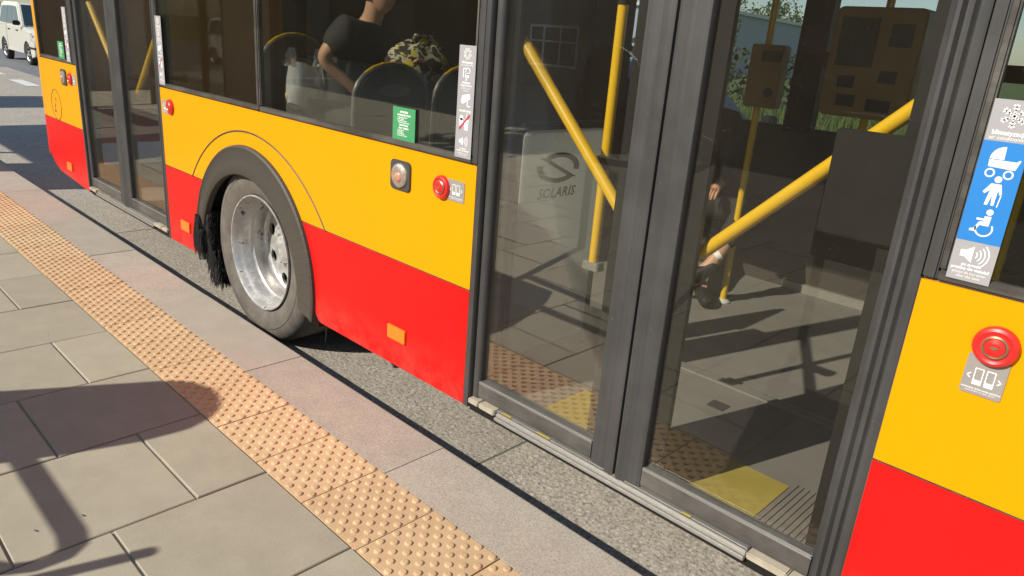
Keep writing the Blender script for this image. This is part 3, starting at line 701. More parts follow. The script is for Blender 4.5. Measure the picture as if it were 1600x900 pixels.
# door request buttons with their plates
def door_picto(xm, zm, y, parent, s=1):
    p = Pic(xm, zm, y, s)
    for q in (-1, 1):
        a, b = (-.0205, -.0025) if q < 0 else (.0025, .0205)
        t = .0022
        p.poly([(a, .020), (b, .020), (b, .020 - t), (a, .020 - t)]); p.poly([(a, .020 - t), (a + t, .020 - t), (a + t, -.008), (a, -.008)]); p.poly([(b - t, .020 - t), (b, .020 - t), (b, -.008), (b - t, -.008)])
        p.poly([(a, -.008), (b, -.008), (b, -.019), (a, -.019)])
        p.line(q * .026, .006, q * .033, 0, .0025); p.line(q * .033, 0, q * .026, -.006, .0025)
    p.build('white', parent)
def button(x, z, r=.044, plate=None):
    b = MB().lathe([(r, 0), (r, -.007), (r * .93, -.013), (r * .80, -.0155), (r * .70, -.0135), (r * .60, -.012), (r * .56, -.0125)], (x, 0, z), 40)
    o = b.build('door_button', 'red_btn', bus, smooth=True)
    MB().lathe([(r * .57, -.011), (r * .57, -.0155), (r * .50, -.0175), (r * .45, -.0155), (r * .45, -.012)], (x, 0, z), 32).build('button_ring', 'brass', o, smooth=True)
    MB().lathe([(r * .46, -.012), (r * .44, -.0165), (r * .22, -.0195), (r * .21, -.0185), (.0005, -.0185)], (x, 0, z), 28).build('button_cap', 'red_btn', o, smooth=True)
    MB().prism([(x - r * .2, z), (x, z + r * .09), (x + r * .2, z), (x, z - r * .09)], -.0205, -.019).build('button_mark', 'brass', o)
    if plate:
        x0, x1, z0, z1, pm, lines = plate
        pt = MB().prism(rrect(x0, x1, z0, z1, .005, 3), -.0022, 0).build('button_plate', 'plate', o)
        door_picto(pm[0], pm[1], -.0022, pt, pm[2])
        text_mesh('otwieranie drzwi przez pasażera', .0056, (x0 + x1) / 2 if not lines else pm[0], z0 + .0135, -.0022, 'white', pt, bold=.0001)
        text_mesh('push button to open doors', .005, (x0 + x1) / 2 if not lines else pm[0], z0 + .008, -.0022, 'white', pt)
    return o
button(-.716, 1.121, .043, (-.694, -.597, 1.083, 1.158, (-.640, 1.124, .95), 1))
button(1.028, 1.124, .043, (.986, 1.063, 1.010, 1.098, (1.0245, 1.050, .95), 0))
button(-3.085, 1.128, .043, (-3.20, -3.105, 1.083, 1.158, (-3.160, 1.124, .95), 1))
button(-4.845, 1.122, .043, (-4.83, -4.735, 1.083, 1.158, (-4.775, 1.124, .95), 1))
# round flap in the rear panel
fl = MB()
for i in range(40):
    a0_, a1_ = R(9 * i), R(9 * i + 9)
pthc = [(-5.27 + .115 * math.cos(R(a)), -.0002, .893 + .115 * math.sin(R(a))) for a in range(0, 361, 9)]
rf = MB().tube(pthc, .0026, 5, caps=False).build('round_flap', 'seam', bus)
P3 = Pic(-5.27, .893, -.0003); P3.ring(0, .02, .03, .006, 0, 180); P3.line(-.05, -.03, -.01, .01, .01); P3.poly([(-.05, -.06), (-.02, -.06), (-.02, -.04), (-.05, -.04)]); P3.build('darkprint', rf)
# small dark mark near the right button
MB().box(1.108, 1.112, -.001, 0, 1.062, 1.068).build('panel_mark', 'darkprint', bus)

# ---- inside the bus
def pole(x, y, ztop=2.5, name='handrail_pole'):
    o = MB().tube([(x, y, FL + .012), (x, y, ztop)], .0175, 16).build(name, 'yellow_bar', bus, smooth=True)
    MB().lathe([(.04, 0), (.04, .006), (.026, .016), (.0175, .02)], (x, y, FL), 20, axis='z').build('pole_foot', 'cab', o, smooth=True)
    return o
rod = MB().tube([(-.168, .21, .955), (-.168, .21, 1.765)], .0165, 14).build('door_rod', 'yellow_bar', bus, smooth=True)
MB().box(-.20, -.135, .19, .23, .925, .955).build('rod_bracket', 'alu', rod, bevel=.003); MB().tube([(-.168, .21, 1.765), (-.168, .21, 2.3)], .019, 12).build('rod_shaded_top', 'blackp', rod, smooth=True); MB().box(-.19, -.05, .17, .22, 1.27, 1.31).build('rod_clamp', 'blackp', rod, bevel=.006)  # black upper length of the rod stands for its shaded part
p2 = pole(-.505, 1.885); p3 = MB().tube([(.02, 1.90, .98), (.02, 1.90, 2.5)], .0175, 16).build('handrail_pole', 'yellow_bar', bus, smooth=True); pole(.70, 1.85)
# ticket validator
v = MB().prism(rrect(-.545, -.375, 1.412, 1.708, .012, 3), 1.80, 1.865).build('ticket_validator', 'validator', bus, bevel=.006)
MB().box(-.485, -.385, 1.797, 1.80, 1.63, 1.68).build('screen', 'screen', v)
MB().lathe([(.024, 0), (.021, -.006), (.001, -.006)], (-.425, 1.80, 1.487), 20).build('card_reader', 'blackp', v)
# ticket machine
tm = MB().prism(rrect(-.135, .24, 1.425, 1.885, .03, 4), 1.72, 1.88).build('ticket_machine', 'validator', bus, bevel=.008)
MB().box(-.10, .06, 1.715, 1.719, 1.64, 1.84).build('screen', 'screen', tm)
MB().box(.11, .20, 1.715, 1.719, 1.73, 1.82).box(.10, .17, 1.715, 1.719, 1.58, 1.63).box(.07, .17, 1.715, 1.719, 1.46, 1.51).box(-.06, .02, 1.715, 1.719, 1.47, 1.52).box(-.07, .0, 1.715, 1.719, 1.55, 1.60).build('slot_cover', 'screen', tm)
# milky partition screen behind the door, with the maker's mark
px_ = -.60
scr = MB().prismx([(a, b) for a, b in rrect(.285, .765, .42, 1.325, .03, 4)], px_ - .006, px_).build('partition_screen', 'milky', bus)
fr_ = MB().tube([(px_ - .003, .785, FL), (px_ - .003, .785, 1.30), (px_ - .003, .760, 1.345), (px_ - .003, .28, 1.345)], .013, 10).build('screen_frame', 'blackp', scr, smooth=True)
text_mesh('SOLARIS', .056, px_ + .0015, 1.078, .4915, 'emblem', scr, bold=.0012, plane='side', shear=.25, spacing=1.08)
em = MB(); E0 = (.493, 1.178)
def side_poly(pts): em.prismx([(E0[0] + a * .66, E0[1] + b * .70) for a, b in pts], px_ + .0003, px_ + .0022)
def oval(t0, t1, n=22):
    for i in range(n):
        a, b = R(t0 + (t1 - t0) * i / n), R(t0 + (t1 - t0) * (i + 1) / n)
        side_poly([(.190 * math.cos(a), .085 * math.sin(a)), (.190 * math.cos(b), .085 * math.sin(b)), (.142 * math.cos(b), .058 * math.sin(b)), (.142 * math.cos(a), .058 * math.sin(a))])
oval(-14, 142); oval(166, 322)
side_poly([(-.172, .060), (-.118, .060), (.172, -.060), (.118, -.060)])
em.build('emblem', 'emblem', scr)
# dark control box on the inside of the right leaf
MB().box(.602, .778, .040, .062, 1.262, 1.508).build('door_control_box', 'blackp', bus, bevel=.004)
# seats: two rows by the window, shells with grey rims
def seat(name, x, y, z, face=1, hs=1.0):
    # shell facing +x*face, centre y, seat height z
    prof = []
    W2 = .215
    sh = MB(); n = 14
    outline = [(-W2, 0), (-W2, .30)] + [(-W2 * math.cos(R(a)), .33 + .20 * math.sin(R(a))) for a in range(10, 171, 16)] + [(W2, .30), (W2, 0)]
    outline = [(a, b * hs) for a, b in outline]
    t = .035
    vs = [(x + face * (-.04 * b), y + a, z + b) for a, b in outline] + [(x + face * (-.04 * b) - face * t, y + a, z + b) for a, b in outline]
    m = len(outline)
    fs = [tuple(range(m)), tuple(range(2 * m - 1, m - 1, -1))] + [((i + 1) % m, i, i + m, (i + 1) % m + m) for i in range(m)]
    sh.add(vs, fs)
    o = empty('passenger_seat', (x, y, FL)); o.location = Vector((x, y, FL)) - worldloc(bus); o.parent = bus
    s = sh.build('backrest', 'seat', o, bevel=.008)
    MB().tube([(x + face * (-.04 * b) - face * t / 2, y + a * 1.02, z + b * 1.01) for a, b in outline], .012, 8).build('backrest_rim', 'seatrim', s, smooth=True)
    top = [(x - face * (.04 * b) - face * t / 2 + .003, y + a * 1.02, z + b * 1.01 + .010) for a, b in outline if b > .45 * hs]
    MB().tube(top, .006, 6).build('rim_edge', 'yellow_bar', s)
    # carry handle slot
    MB().add([(x + .006 - .04 * face * .38 + (0 if face > 0 else .035), y + .10 * math.cos(R(a)), z + .38 * hs + .03 * math.sin(R(a))) for a in range(0, 360, 20)], [tuple(range(18))]).build('handle_slot', 'seatrim', s)
    MB().prismz([(x, y - W2), (x + face * .38, y - W2), (x + face * .42, y - W2 + .06), (x + face * .42, y + W2 - .06), (x + face * .38, y + W2), (x, y + W2)], z - .03, z + .02).build('seat_pan', 'seat', o, bevel=.012)
    MB().box(x + face * .1 - .03, x + face * .1 + .03, y - .03, y + .03, FL, z - .03).build('pedestal', 'darkgrey', o)
    return o
for y_ in (.555, 1.05): seat('s', -1.80, y_, 1.06, -1, .78)
for y_ in (.50, 1.0): seat('s', -2.55, y_, 1.06, 1, .95)
for x_ in (-3.6 + .0, ): pass
for y_ in (2.2, 1.75):
    for x_ in (1.6,): seat('s', x_, y_, .80, 1)
for y_ in (2.2,): pass

# ============================================================ PASSENGERS AND THEIR BAGS
def skinbody(name, joints, edges, mat, parent=None, sub=2, root=0, local=False):
    me = bpy.data.meshes.new(name); off = worldloc(parent) if parent else Vector((0, 0, 0))
    me.from_pydata([tuple(Vector(j[0]) - off) for j in joints], edges, []); o = bpy.data.objects.new(name, me); COL.objects.link(o); o.parent = parent
    m = o.modifiers.new('k', 'SKIN'); m.use_smooth_shade = True
    for i, j in enumerate(joints):
        r = j[1]; me.skin_vertices[0].data[i].radius = (r, r) if isinstance(r, (int, float)) else r
        me.skin_vertices[0].data[i].use_root = (i == root)
    s = o.modifiers.new('s', 'SUBSURF'); s.levels = sub; s.render_levels = sub
    S.view_layers[0].update()
    nm = bpy.data.meshes.new_from_object(o.evaluated_get(bpy.context.evaluated_depsgraph_get())); o.modifiers.clear(); o.data = nm
    nm.materials.clear(); nm.materials.append(M[mat]); return o
def head(base, parent, facing):
    f = Vector((math.cos(facing), math.sin(facing), 0)); s = Vector((-f.y, f.x, 0)); b = Vector(base)
    mb = MB(); n = 20; k = 14
    for i in range(k + 1):
        ph = math.pi * i / k; zz = math.cos(ph) * .125; rr = math.sin(ph)
        for j in range(n):
            th = 2 * math.pi * j / n; cf, cs = math.cos(th), math.sin(th)
            rx = .098 * rr * (1 - .18 * max(0, -zz / .125) * (cf < 0)); ry = .076 * rr * (1 - .25 * max(0, -zz / .125))
            p = b + f * (cf * rx) + s * (cs * ry) + Vector((0, 0, zz))
            if cf > .85 and -.045 < zz < .02: p += f * .018 * (1 - abs(zz + .015) / .035) * (1 if abs(cs) < .3 else 0)
            mb.v.append(tuple(p))
    for i in range(k):
        for j in range(n): mb.f.append((i * n + j, (i + 1) * n + j, (i + 1) * n + (j + 1) % n, i * n + (j + 1) % n))
    return mb, f, s, b
def person(label, J, facing, hips):
    """J: joint dict of world points for one continuous body"""
    names = list(J); idx = {k: i for i, k in enumerate(names)}
    rad = dict(pelvis=.14, waist=.125, chest=(.15, .12), neckbase=.065, neck=.052, skull=.075, crown=.07)
    def rr(k):
        for a, b in (('hip', .088), ('knee', .058), ('ankle', .038), ('heel', .036), ('toe', .028), ('shoulder', .062), ('elbow', .042), ('wrist', .028), ('palm', .030)):
            if k.startswith(a): return b
        return rad[k]
    joints = [(J[k], rr(k)) for k in names]
    E_ = [('pelvis', 'waist'), ('waist', 'chest'), ('chest', 'neckbase'), ('neckbase', 'neck'), ('neck', 'skull'), ('skull', 'crown')]
    for s in 'LR': E_ += [('pelvis', 'hip' + s), ('hip' + s, 'knee' + s), ('knee' + s, 'ankle' + s), ('ankle' + s, 'toe' + s), ('chest', 'shoulder' + s), ('shoulder' + s, 'elbow' + s), ('elbow' + s, 'wrist' + s), ('wrist' + s, 'palm' + s)]
    body = skinbody('person', joints, [(idx[a], idx[b]) for a, b in E_], 'skin')
    # fingers joined to the same mesh
    fm = MB()
    for s in 'LR':
        w_, p_ = Vector(J['wrist' + s]), Vector(J['palm' + s]); d = (p_ - w_).normalized(); side = d.cross(Vector((0, 0, 1))).normalized(); up = side.cross(d)
        for q, L in zip((-1.5, -.5, .5, 1.5), (.06, .072, .07, .055)):
            a = p_ + side * .016 * q; b = a + d * L * .6 - up * .006; c = b + d * L * .4 - up * .022; fm.tube([a, b, c], [.0095, .0085, .007], 7)
        a = p_ - d * .03 + side * .028; fm.tube([a, a + d * .03 + side * .02, a + d * .055 + side * .022 - up * .012], [.011, .010, .008], 7)
    # nose, ears
    mbh, f, s_, b = head(J['skull'], None, facing)
    fm.add(mbh.v, mbh.f)
    for q in (-1, 1): c = b + s_ * q * .078; fm.tube([c + Vector((0, 0, -.025)), c + s_ * q * .012, c + Vector((0, 0, .025))], [.008, .014, .008], 7)
    bm = bmesh.new(); bm.from_mesh(body.data); tmp = bpy.data.meshes.new('x'); tmp.from_pydata(fm.v, [], fm.f); bm.from_mesh(tmp)
    for fc in bm.faces: fc.smooth = True
    bm.to_mesh(body.data); bm.free(); bpy.data.meshes.remove(tmp)
    tag(body, label, 'person')
    # hair cap and eyes
    hm = MB(); n, k = 20, 8
    for i in range(k + 1):
        ph = math.pi * .62 * i / k
        for j in range(n):
            th = 2 * math.pi * j / n; cf, cs = math.cos(th), math.sin(th); pz = math.cos(ph) * .137
            if cf > .2: pz = max(pz, .05)
            p = b + f * (cf * .108 * math.sin(ph) - .008) + s_ * (cs * .088 * math.sin(ph)) + Vector((0, 0, pz)); hm.v.append(tuple(p))
    for i in range(k):
        for j in range(n): hm.f.append((i * n + j, (i + 1) * n + j, (i + 1) * n + (j + 1) % n, i * n + (j + 1) % n))
    hm.build('hair', 'hair', body, smooth=True)
    ey = MB()
    for q in (-1, 1):
        c = b + f * .086 + s_ * q * .03 + Vector((0, 0, .005)); ey.lathe([(.0005, -.009), (.009, -.004), (.0105, 0), (.009, .004), (.0005, .009)], tuple(c), 10)
    ey.build('eyes', 'hair', body, smooth=True)
    return body
# seated passenger in a black T-shirt, arm on the bag (row behind the seat backs)
ja = dict(pelvis=(-2.34, .66, 1.14), waist=(-2.30, .66, 1.27), chest=(-2.24, .68, 1.48), neckbase=(-2.17, .70, 1.64), neck=(-2.14, .71, 1.71), skull=(-2.10, .72, 1.83), crown=(-2.11, .72, 1.89),
          hipL=(-2.30, .78, 1.12), kneeL=(-1.93, .86, 1.20), ankleL=(-1.95, .86, .76), toeL=(-1.86, .87, .72), hipR=(-2.28, .60, 1.12), kneeR=(-1.95, .62, 1.20), ankleR=(-1.98, .60, 1.10), toeR=(-1.90, .60, 1.08),
          shoulderL=(-2.16, .86, 1.55), elbowL=(-2.04, 1.00, 1.38), wristL=(-1.93, .90, 1.44), palmL=(-1.90, .85, 1.48),
          shoulderR=(-2.13, .53, 1.62), elbowR=(-2.21, .43, 1.47), wristR=(-2.10, .64, 1.27), palmR=(-2.05, .70, 1.26))
pa = person('seated passenger in a black T-shirt seen through the side window', ja, 0.1, None)
skinbody('black_t_shirt', [(ja['pelvis'], .155), (ja['waist'], .148), (ja['chest'], (.178, .15)), (ja['neckbase'], .085), (ja['shoulderL'], .085), (tuple(Vector(ja['shoulderL']).lerp(Vector(ja['elbowL']), .62)), .072),
     (ja['shoulderR'], .09), (tuple(Vector(ja['shoulderR']).lerp(Vector(ja['elbowR']), .84)), .080)], [(0, 1), (1, 2), (2, 3), (2, 4), (4, 5), (2, 6), (6, 7)], 'blackcloth', pa)
skinbody('trousers', [(ja['pelvis'], .16), (ja['hipL'], .105), (ja['kneeL'], .075), (ja['ankleL'], .058), (ja['hipR'], .105), (ja['kneeR'], .075), (ja['ankleR'], .058)], [(0, 1), (1, 2), (2, 3), (0, 4), (4, 5), (5, 6)], 'blackcloth', pa)
MB().box(X0 + .1, -1.72, 2.02, W - .09, FL, 2.45).build('far_view_blocker', 'inner', bus, bevel=.02)  # box added to block the bright far windows and keep the inside dark
# passenger by the far side, crossed leg with low black shoes
jb = dict(pelvis=(-.95, 2.20, .83), waist=(-.97, 2.21, .98), chest=(-.97, 2.20, 1.20), neckbase=(-.96, 2.18, 1.36), neck=(-.95, 2.17, 1.42), skull=(-.94, 2.14, 1.52), crown=(-.94, 2.14, 1.59),
          hipL=(-.86, 2.14, .82), kneeL=(-.50, 1.98, .88), ankleL=(-.555, 1.78, .575), toeL=(-.665, 1.70, .46), hipR=(-.98, 2.08, .80), kneeR=(-.90, 1.72, .82), ankleR=(-.60, 1.80, .44), toeR=(-.50, 1.69, .40),
          shoulderL=(-.78, 2.16, 1.29), elbowL=(-.70, 2.06, 1.05), wristL=(-.66, 1.92, .98), palmL=(-.65, 1.86, .96),
          shoulderR=(-1.16, 2.15, 1.29), elbowR=(-1.20, 2.02, 1.06), wristR=(-1.04, 1.88, .98), palmR=(-.98, 1.84, .97))
pb = person('seated passenger in black with bare ankle and low black shoes by the yellow pole', jb, -math.pi / 2, None)
skinbody('black_jacket', [(jb['pelvis'], .155), (jb['waist'], .15), (jb['chest'], (.175, .145)), (jb['neckbase'], .085), (jb['shoulderL'], .085), (jb['elbowL'], .06), (jb['wristL'], .045), (jb['shoulderR'], .085), (jb['elbowR'], .06), (jb['wristR'], .045)],
     [(0, 1), (1, 2), (2, 3), (2, 4), (4, 5), (5, 6), (2, 7), (7, 8), (8, 9)], 'blackcloth', pb)
lerp = lambda a, b, t: tuple(Vector(a).lerp(Vector(b), t))
skinbody('trousers', [(jb['pelvis'], .16), (jb['hipL'], .105), (jb['kneeL'], .075), (lerp(jb['kneeL'], jb['ankleL'], .72), .06), (jb['hipR'], .105), (jb['kneeR'], .075), (lerp(jb['kneeR'], jb['ankleR'], .8), .06)], [(0, 1), (1, 2), (2, 3), (0, 4), (4, 5), (5, 6)], 'blackcloth', pb)
for s in 'LR':
    a, t_ = Vector(jb['ankle' + s]), Vector(jb['toe' + s]); d = (t_ - a).normalized(); h = a - d * .05 + Vector((0, 0, -.02))
    sh = skinbody('shoe', [(tuple(h), .042), (lerp(h, t_, .5), .046), (tuple(t_ + d * .03), .034)], [(0, 1), (1, 2)], 'blackp', pb)
    MB().tube([tuple(h + Vector((-.01, 0, .042)) - d * .01), tuple(h + Vector((0, .0, .05)) + d * .03)], [.03, .028], 10).build('shoe_collar', 'white', sh, smooth=True)
# patterned bag on the lap
def blob(name, c, rx, ry, rz, mat, parent=None, seed=1, amp=.12, n=28, k=18, label=None, cat=None, flat=.0):
    r_ = random.Random(seed); ph = [(r_.uniform(0, 6), r_.uniform(0, 6), r_.randint(2, 5), r_.randint(1, 4)) for _ in range(6)]
    mb = MB()
    for i in range(k + 1):
        t = math.pi * i / k
        for j in range(n):
            u = 2 * math.pi * j / n; w_ = 1 + amp * sum(math.sin(a + c1 * u) * math.sin(b_ + c2 * t) for a, b_, c1, c2 in ph) / 2.5
            z = math.cos(t) * rz; mb.v.append((c[0] + rx * w_ * math.sin(t) ** .8 * math.cos(u), c[1] + ry * w_ * math.sin(t) ** .8 * math.sin(u), c[2] + z * w_))
    for i in range(k):
        for j in range(n): mb.f.append((i * n + j, (i + 1) * n + j, (i + 1) * n + (j + 1) % n, i * n + (j + 1) % n))
    o = mb.build(name, mat, parent, smooth=True); return tag(o, label, cat) if label else o
bagp = blob('patterned_bag', (-2.0, .90, 1.44), .12, .20, .15, 'pattern', None, 5, .16, label='black, white and yellow patterned cloth bag on the seated passenger\'s lap', cat='bag')
MB().tube([(-2.0, .82, 1.55), (-1.98, .86, 1.62), (-1.97, .96, 1.62), (-1.99, 1.02, 1.54)], .009, 8).build('handle', 'pattern', bagp, smooth=True)
# transparent carrier bag with a paper parcel
bc = (-2.38, .42)
cbag = empty('carrier_bag', (bc[0], bc[1], .97), 'thin see-through plastic carrier bag hanging by the side window', 'bag')
def bagmesh():
    mb = MB(); n = 28; lv = [(1.20, .55), (1.22, .88), (1.28, .95), (1.34, .92), (1.385, .86), (1.43, .80)]
    r_ = random.Random(2); ph = [r_.uniform(-.012, .012) for _ in range(n)]
    for z, s in lv:
        for j in range(n):
            u = 2 * math.pi * j / n; q = 1 + ph[j] * 8 * (z - 1.15); mb.v.append((bc[0] + .065 * s * q * math.cos(u), bc[1] + .12 * s * q * math.sin(u) + .02, z + .012 * math.sin(3 * u + z * 20)))
    for i in range(len(lv) - 1):
        for j in range(n): mb.f.append((i * n + j, i * n + (j + 1) % n, (i + 1) * n + (j + 1) % n, (i + 1) * n + j))
    return mb
bagmesh().build('bag_body', 'film', cbag, smooth=True)
hm_ = MB()
for yy, s in ((bc[1] - .075, 1), (bc[1] + .115, -1)):
    for q in (-.035, .035):
        pts = [(bc[0] + q, yy + s * .012, 1.415), (bc[0] + q * .7, yy + s * .010, 1.46), (bc[0] + q * .2, yy + s * .016, 1.51)]
        for a, b in zip(pts[:-1], pts[1:]):
            hm_.add([(a[0], a[1] - .022, a[2]), (a[0], a[1] + .022, a[2]), (b[0], b[1] + .014, b[2]), (b[0], b[1] - .014, b[2])], [(0, 1, 2, 3)])
hm_.build('bag_handle', 'film', cbag, smooth=True)
blob('paper_parcel', (bc[0], bc[1] + .03, 1.265), .055, .115, .07, 'paperbag', None, 9, .12, label='crumpled brown paper parcel inside the plastic carrier bag', cat='parcel')

# ============================================================ CARS
def car(loc, rz, paint_, label, L=3.54, Wd=1.58, H=1.54):
    root = empty('parked_car', loc, label, 'car', None, rz)
    h = Wd / 2; f = L / 2
    # body: stations along length with cross section; side outline lower body
    low = [(-f, .30), (-f + .02, .62), (-f + .05, .92), (f - 1.02, .95), (f - .35, .86), (f - .08, .72), (f, .50), (f - .02, .26)]
    bot = []
    for cxw in (f - .70, -f + .56):
        bot += [(cxw + .34 * math.cos(R(a)), .28 + .34 * math.sin(R(a))) for a in range(0, 181, 18)]
    pts = low + [(f - .3, .20)] + [p for p in bot if p[1] > .2] + [(-f + .05, .20)]
    body = MB(); n = len(pts)
    rows = [(-h + .0, .97), (-h * .93, 1.0), (h * .93, 1.0), (h, .97)]
    vs = []
    for yy, s in rows:
        for x, z in pts: vs.append((x * (1 if s == 1 else .985), yy, .2 + (z - .2) * (1 if s == 1 else .96) if z > .55 else z))
    fs = [tuple(range(n - 1, -1, -1)), tuple(range(3 * n, 4 * n))]
    for r in range(3):
        for i in range(n): fs.append((r * n + i, r * n + (i + 1) % n, (r + 1) * n + (i + 1) % n, (r + 1) * n + i))
    body.add(vs, fs)
    bo = body.build('body', paint_, root, smooth=True, local=True)
    # cabin
    cz0, cz1 = .93, H
    q = [(-f + .06, cz0), (-f + .18, cz1 - .04), (-f + .35, cz1), (f - 1.85, cz1), (f - 1.72, cz1 - .05), (f - 1.12, cz0 + .01)]
    cabm = MB(); n = len(q); vs = [(x, -(h * .97 - .13 * (z - cz0) / (cz1 - cz0)), z) for x, z in q] + [(x, (h * .97 - .13 * (z - cz0) / (cz1 - cz0)), z) for x, z in q]
    cabm.add(vs, [tuple(range(n)), tuple(range(2 * n - 1, n - 1, -1))] + [((i + 1) % n, i, i + n, (i + 1) % n + n) for i in range(n)])
    cabm.build('cabin', paint_, root, bevel=.03, smooth=True, local=True)
    def wy_(z, e=.006): return h * .97 - .13 * (z - cz0) / (cz1 - cz0) + e
    for s in (-1, 1):
        for a in ([(-f + .22, cz0 + .06), (-f + .28, cz1 - .12), (-f + .95, cz1 - .10), (-f + .95, cz0 + .05)], [(-f + .98, cz0 + .05), (-f + .98, cz1 - .10), (-f + 1.55, cz1 - .10), (-f + 1.60, cz0 + .05)], [(-f + 1.65, cz0 + .05), (-f + 1.60, cz1 - .10), (f - 1.80, cz1 - .12), (f - 1.34, cz0 + .06)]):
            MB().add([(x, s * wy_(z), z) for x, z in a] + [(x, s * wy_(z, -.02), z) for x, z in a], [(0, 1, 2, 3), (7, 6, 5, 4), (0, 4, 5, 1), (1, 5, 6, 2), (2, 6, 7, 3), (3, 7, 4, 0)]).build('side_window', 'carglass', root, local=True)
        for xx in (-f + 1.2, -f + 2.0):
            MB().box(xx, xx + .16, s * (h + .004) - .012, s * (h + .004) + .012, .82, .85).build('door_handle', 'blackp', root, local=True)
        MB().prism([(f - .34, .62), (f - .30, .82), (f - .12, .74), (f - .07, .60)], s * h * .985 - .10 if s > 0 else -h * .985 - .012, s * h * .985 + .012 if s > 0 else -h * .985 + .10).build('headlight', 'lens', root, local=True)
        MB().box(f - .55, f + .012, s * (h * .99) - .014, s * (h * .99) + .014, .42, .47).build('bumper_strip', 'blackp', root, local=True)
        MB().box(f - 1.12, f - 1.0, s * (h + .09) - .08, s * (h + .09) + .08, .97, 1.09).build('wing_mirror', 'blackp', root, local=True, bevel=.02)
        for cxw in (f - .70, -f + .56):
            wv = MB().lathe([(.20, -.02), (.26, -.03), (.285, -.005), (.285, .13), (.2, .15)] if s < 0 else [(.20, .02), (.26, .03), (.285, .005), (.285, -.13), (.2, -.15)], (cxw, s * (h - .03), .285), 32)
            wo = wv.build('wheel', 'tyre_plain', root, smooth=True, local=True)
            rv = MB().lathe([(.205, s * .018), (.19, s * .0), (.17, s * -.01), (.09, s * .01), (.03, s * .018), (.001, s * .018)], (cxw, s * (h - .03), .285), 32)
            rv.build('rim', 'silver', wo, smooth=True, local=True)
            sp = MB()
            for i in range(7):
                a = R(i * 360 / 7 + 12); sp.lathe([(.001, s * .021), (.028, s * .021), (.028, s * .0)], (cxw + .115 * math.cos(a), s * (h - .03), .285 + .115 * math.sin(a)), 8)
            sp.build('rim_openings', 'blackp', wo, local=True)
            MB().lathe([(.34, s * -.35), (.335, s * -.02)], (cxw, s * (h - .02), .285), 24, a0=0, a1=math.pi).build('wheel_arch', 'blackp', root, local=True)
    ws_ = [(f - 1.70, cz1 - .07), (f - 1.15, cz0 + .05)]
    nx, nz = .05 / math.hypot(.45, .5), .045 / math.hypot(.45, .5)
    (xa_, za_), (xb_, zb_) = ws_; e = .014
    MB().add([(xa_ + e, -wy_(za_) + .08, za_ + e), (xa_ + e, wy_(za_) - .08, za_ + e), (xb_ + e, wy_(zb_) - .08, zb_ + e), (xb_ + e, -wy_(zb_) + .08, zb_ + e)] +
             [(xa_ - .03, -wy_(za_) + .08, za_ - .03), (xa_ - .03, wy_(za_) - .08, za_ - .03), (xb_ - .03, wy_(zb_) - .08, zb_ - .03), (xb_ - .03, -wy_(zb_) + .08, zb_ - .03)],
             [(0, 3, 2, 1), (4, 5, 6, 7), (0, 1, 5, 4), (1, 2, 6, 5), (2, 3, 7, 6), (3, 0, 4, 7)]).build('windscreen', 'carglass', root, local=True)
    MB().box(f - .02, f + .008, -h * .55, h * .55, .30, .40).build('grille', 'blackp', root, local=True)
    MB().box(-h * 0 - f + 1.0 - .003, -f + 1.0 + .003, -h - .004, -h + .01, .32, .92).build('door_gap', 'blackp', root, local=True)
    return root
car((-22.95, 4.62, 0), 0, 'carcream', 'small cream hatchback on the road behind the bus')
car((-2.9, 4.75, 0), 0, 'carblue', 'silver blue car on the far side of the bus, seen through its windows')

# ============================================================ SHELTERS, BUILDINGS, TREES
def shelter(x0, x1, yb, yf, label):
    r = empty('bus_shelter', (x0, yb, PZ), label, 'shelter')
    MB().box(x0, x1, yb, yf, 2.62, 2.70).build('roof', 'shelter', r, bevel=.01)
    for a in (x0 + .1, (x0 + x1) / 2, x1 - .12): MB().box(a, a + .07, yb + .1, yb + .17, PZ, 2.62).build('post', 'shelter', r)
    for a, b in ((x0 + .2, (x0 + x1) / 2 - .05), ((x0 + x1) / 2 + .12, x1 - .16)):
        MB().box(a, b, yb + .12, yb + .13, .55, 2.3).build('rear_pane', 'farglass', r)
    MB().box(x0 + .3, x1 - 1.9, yb + .3, yb + .65, .60, .64).build('bench', 'shelter', r)
    return r
sh1 = shelter(-11.6, -7.25, -3.1, -1.4, 'dark steel bus shelter further along the platform')
ad = empty('advertising_panel', (-7.95, -2.95, PZ), 'tall dark advertising lightbox at the near end of the shelter', 'advertising panel')
MB().box(-8.66, -7.24, -3.02, -2.88, .35, 2.60).build('casing', 'shelter', ad, bevel=.02); MB().box(-8.56, -7.34, -2.875, -2.872, .5, 2.45).build('poster', 'plate', ad)
MB().box(-8.5, -8.4, -3.0, -2.9, PZ, .35).build('foot', 'shelter', ad); MB().box(-7.5, -7.4, -3.0, -2.9, PZ, .35).build('foot', 'shelter', ad)
ki = empty('shadow_block', (-14.4, -3.0, PZ), 'made-up grey block beyond the bus shelter, added to cast a dark band on the road', 'shadow_block')  # unseen block added to cast the second shadow band across the road
MB().box(-15.2, -13.95, -4.6, -1.9, PZ, 3.0).build('wall', 'plate', ki); MB().box(-15.4, -13.75, -4.8, -1.6, 3.0, 3.15).build('roof', 'shelter', ki); MB().box(-14.9, -14.2, -1.895, -1.89, 1.1, 2.2).build('window', 'carglass', ki)
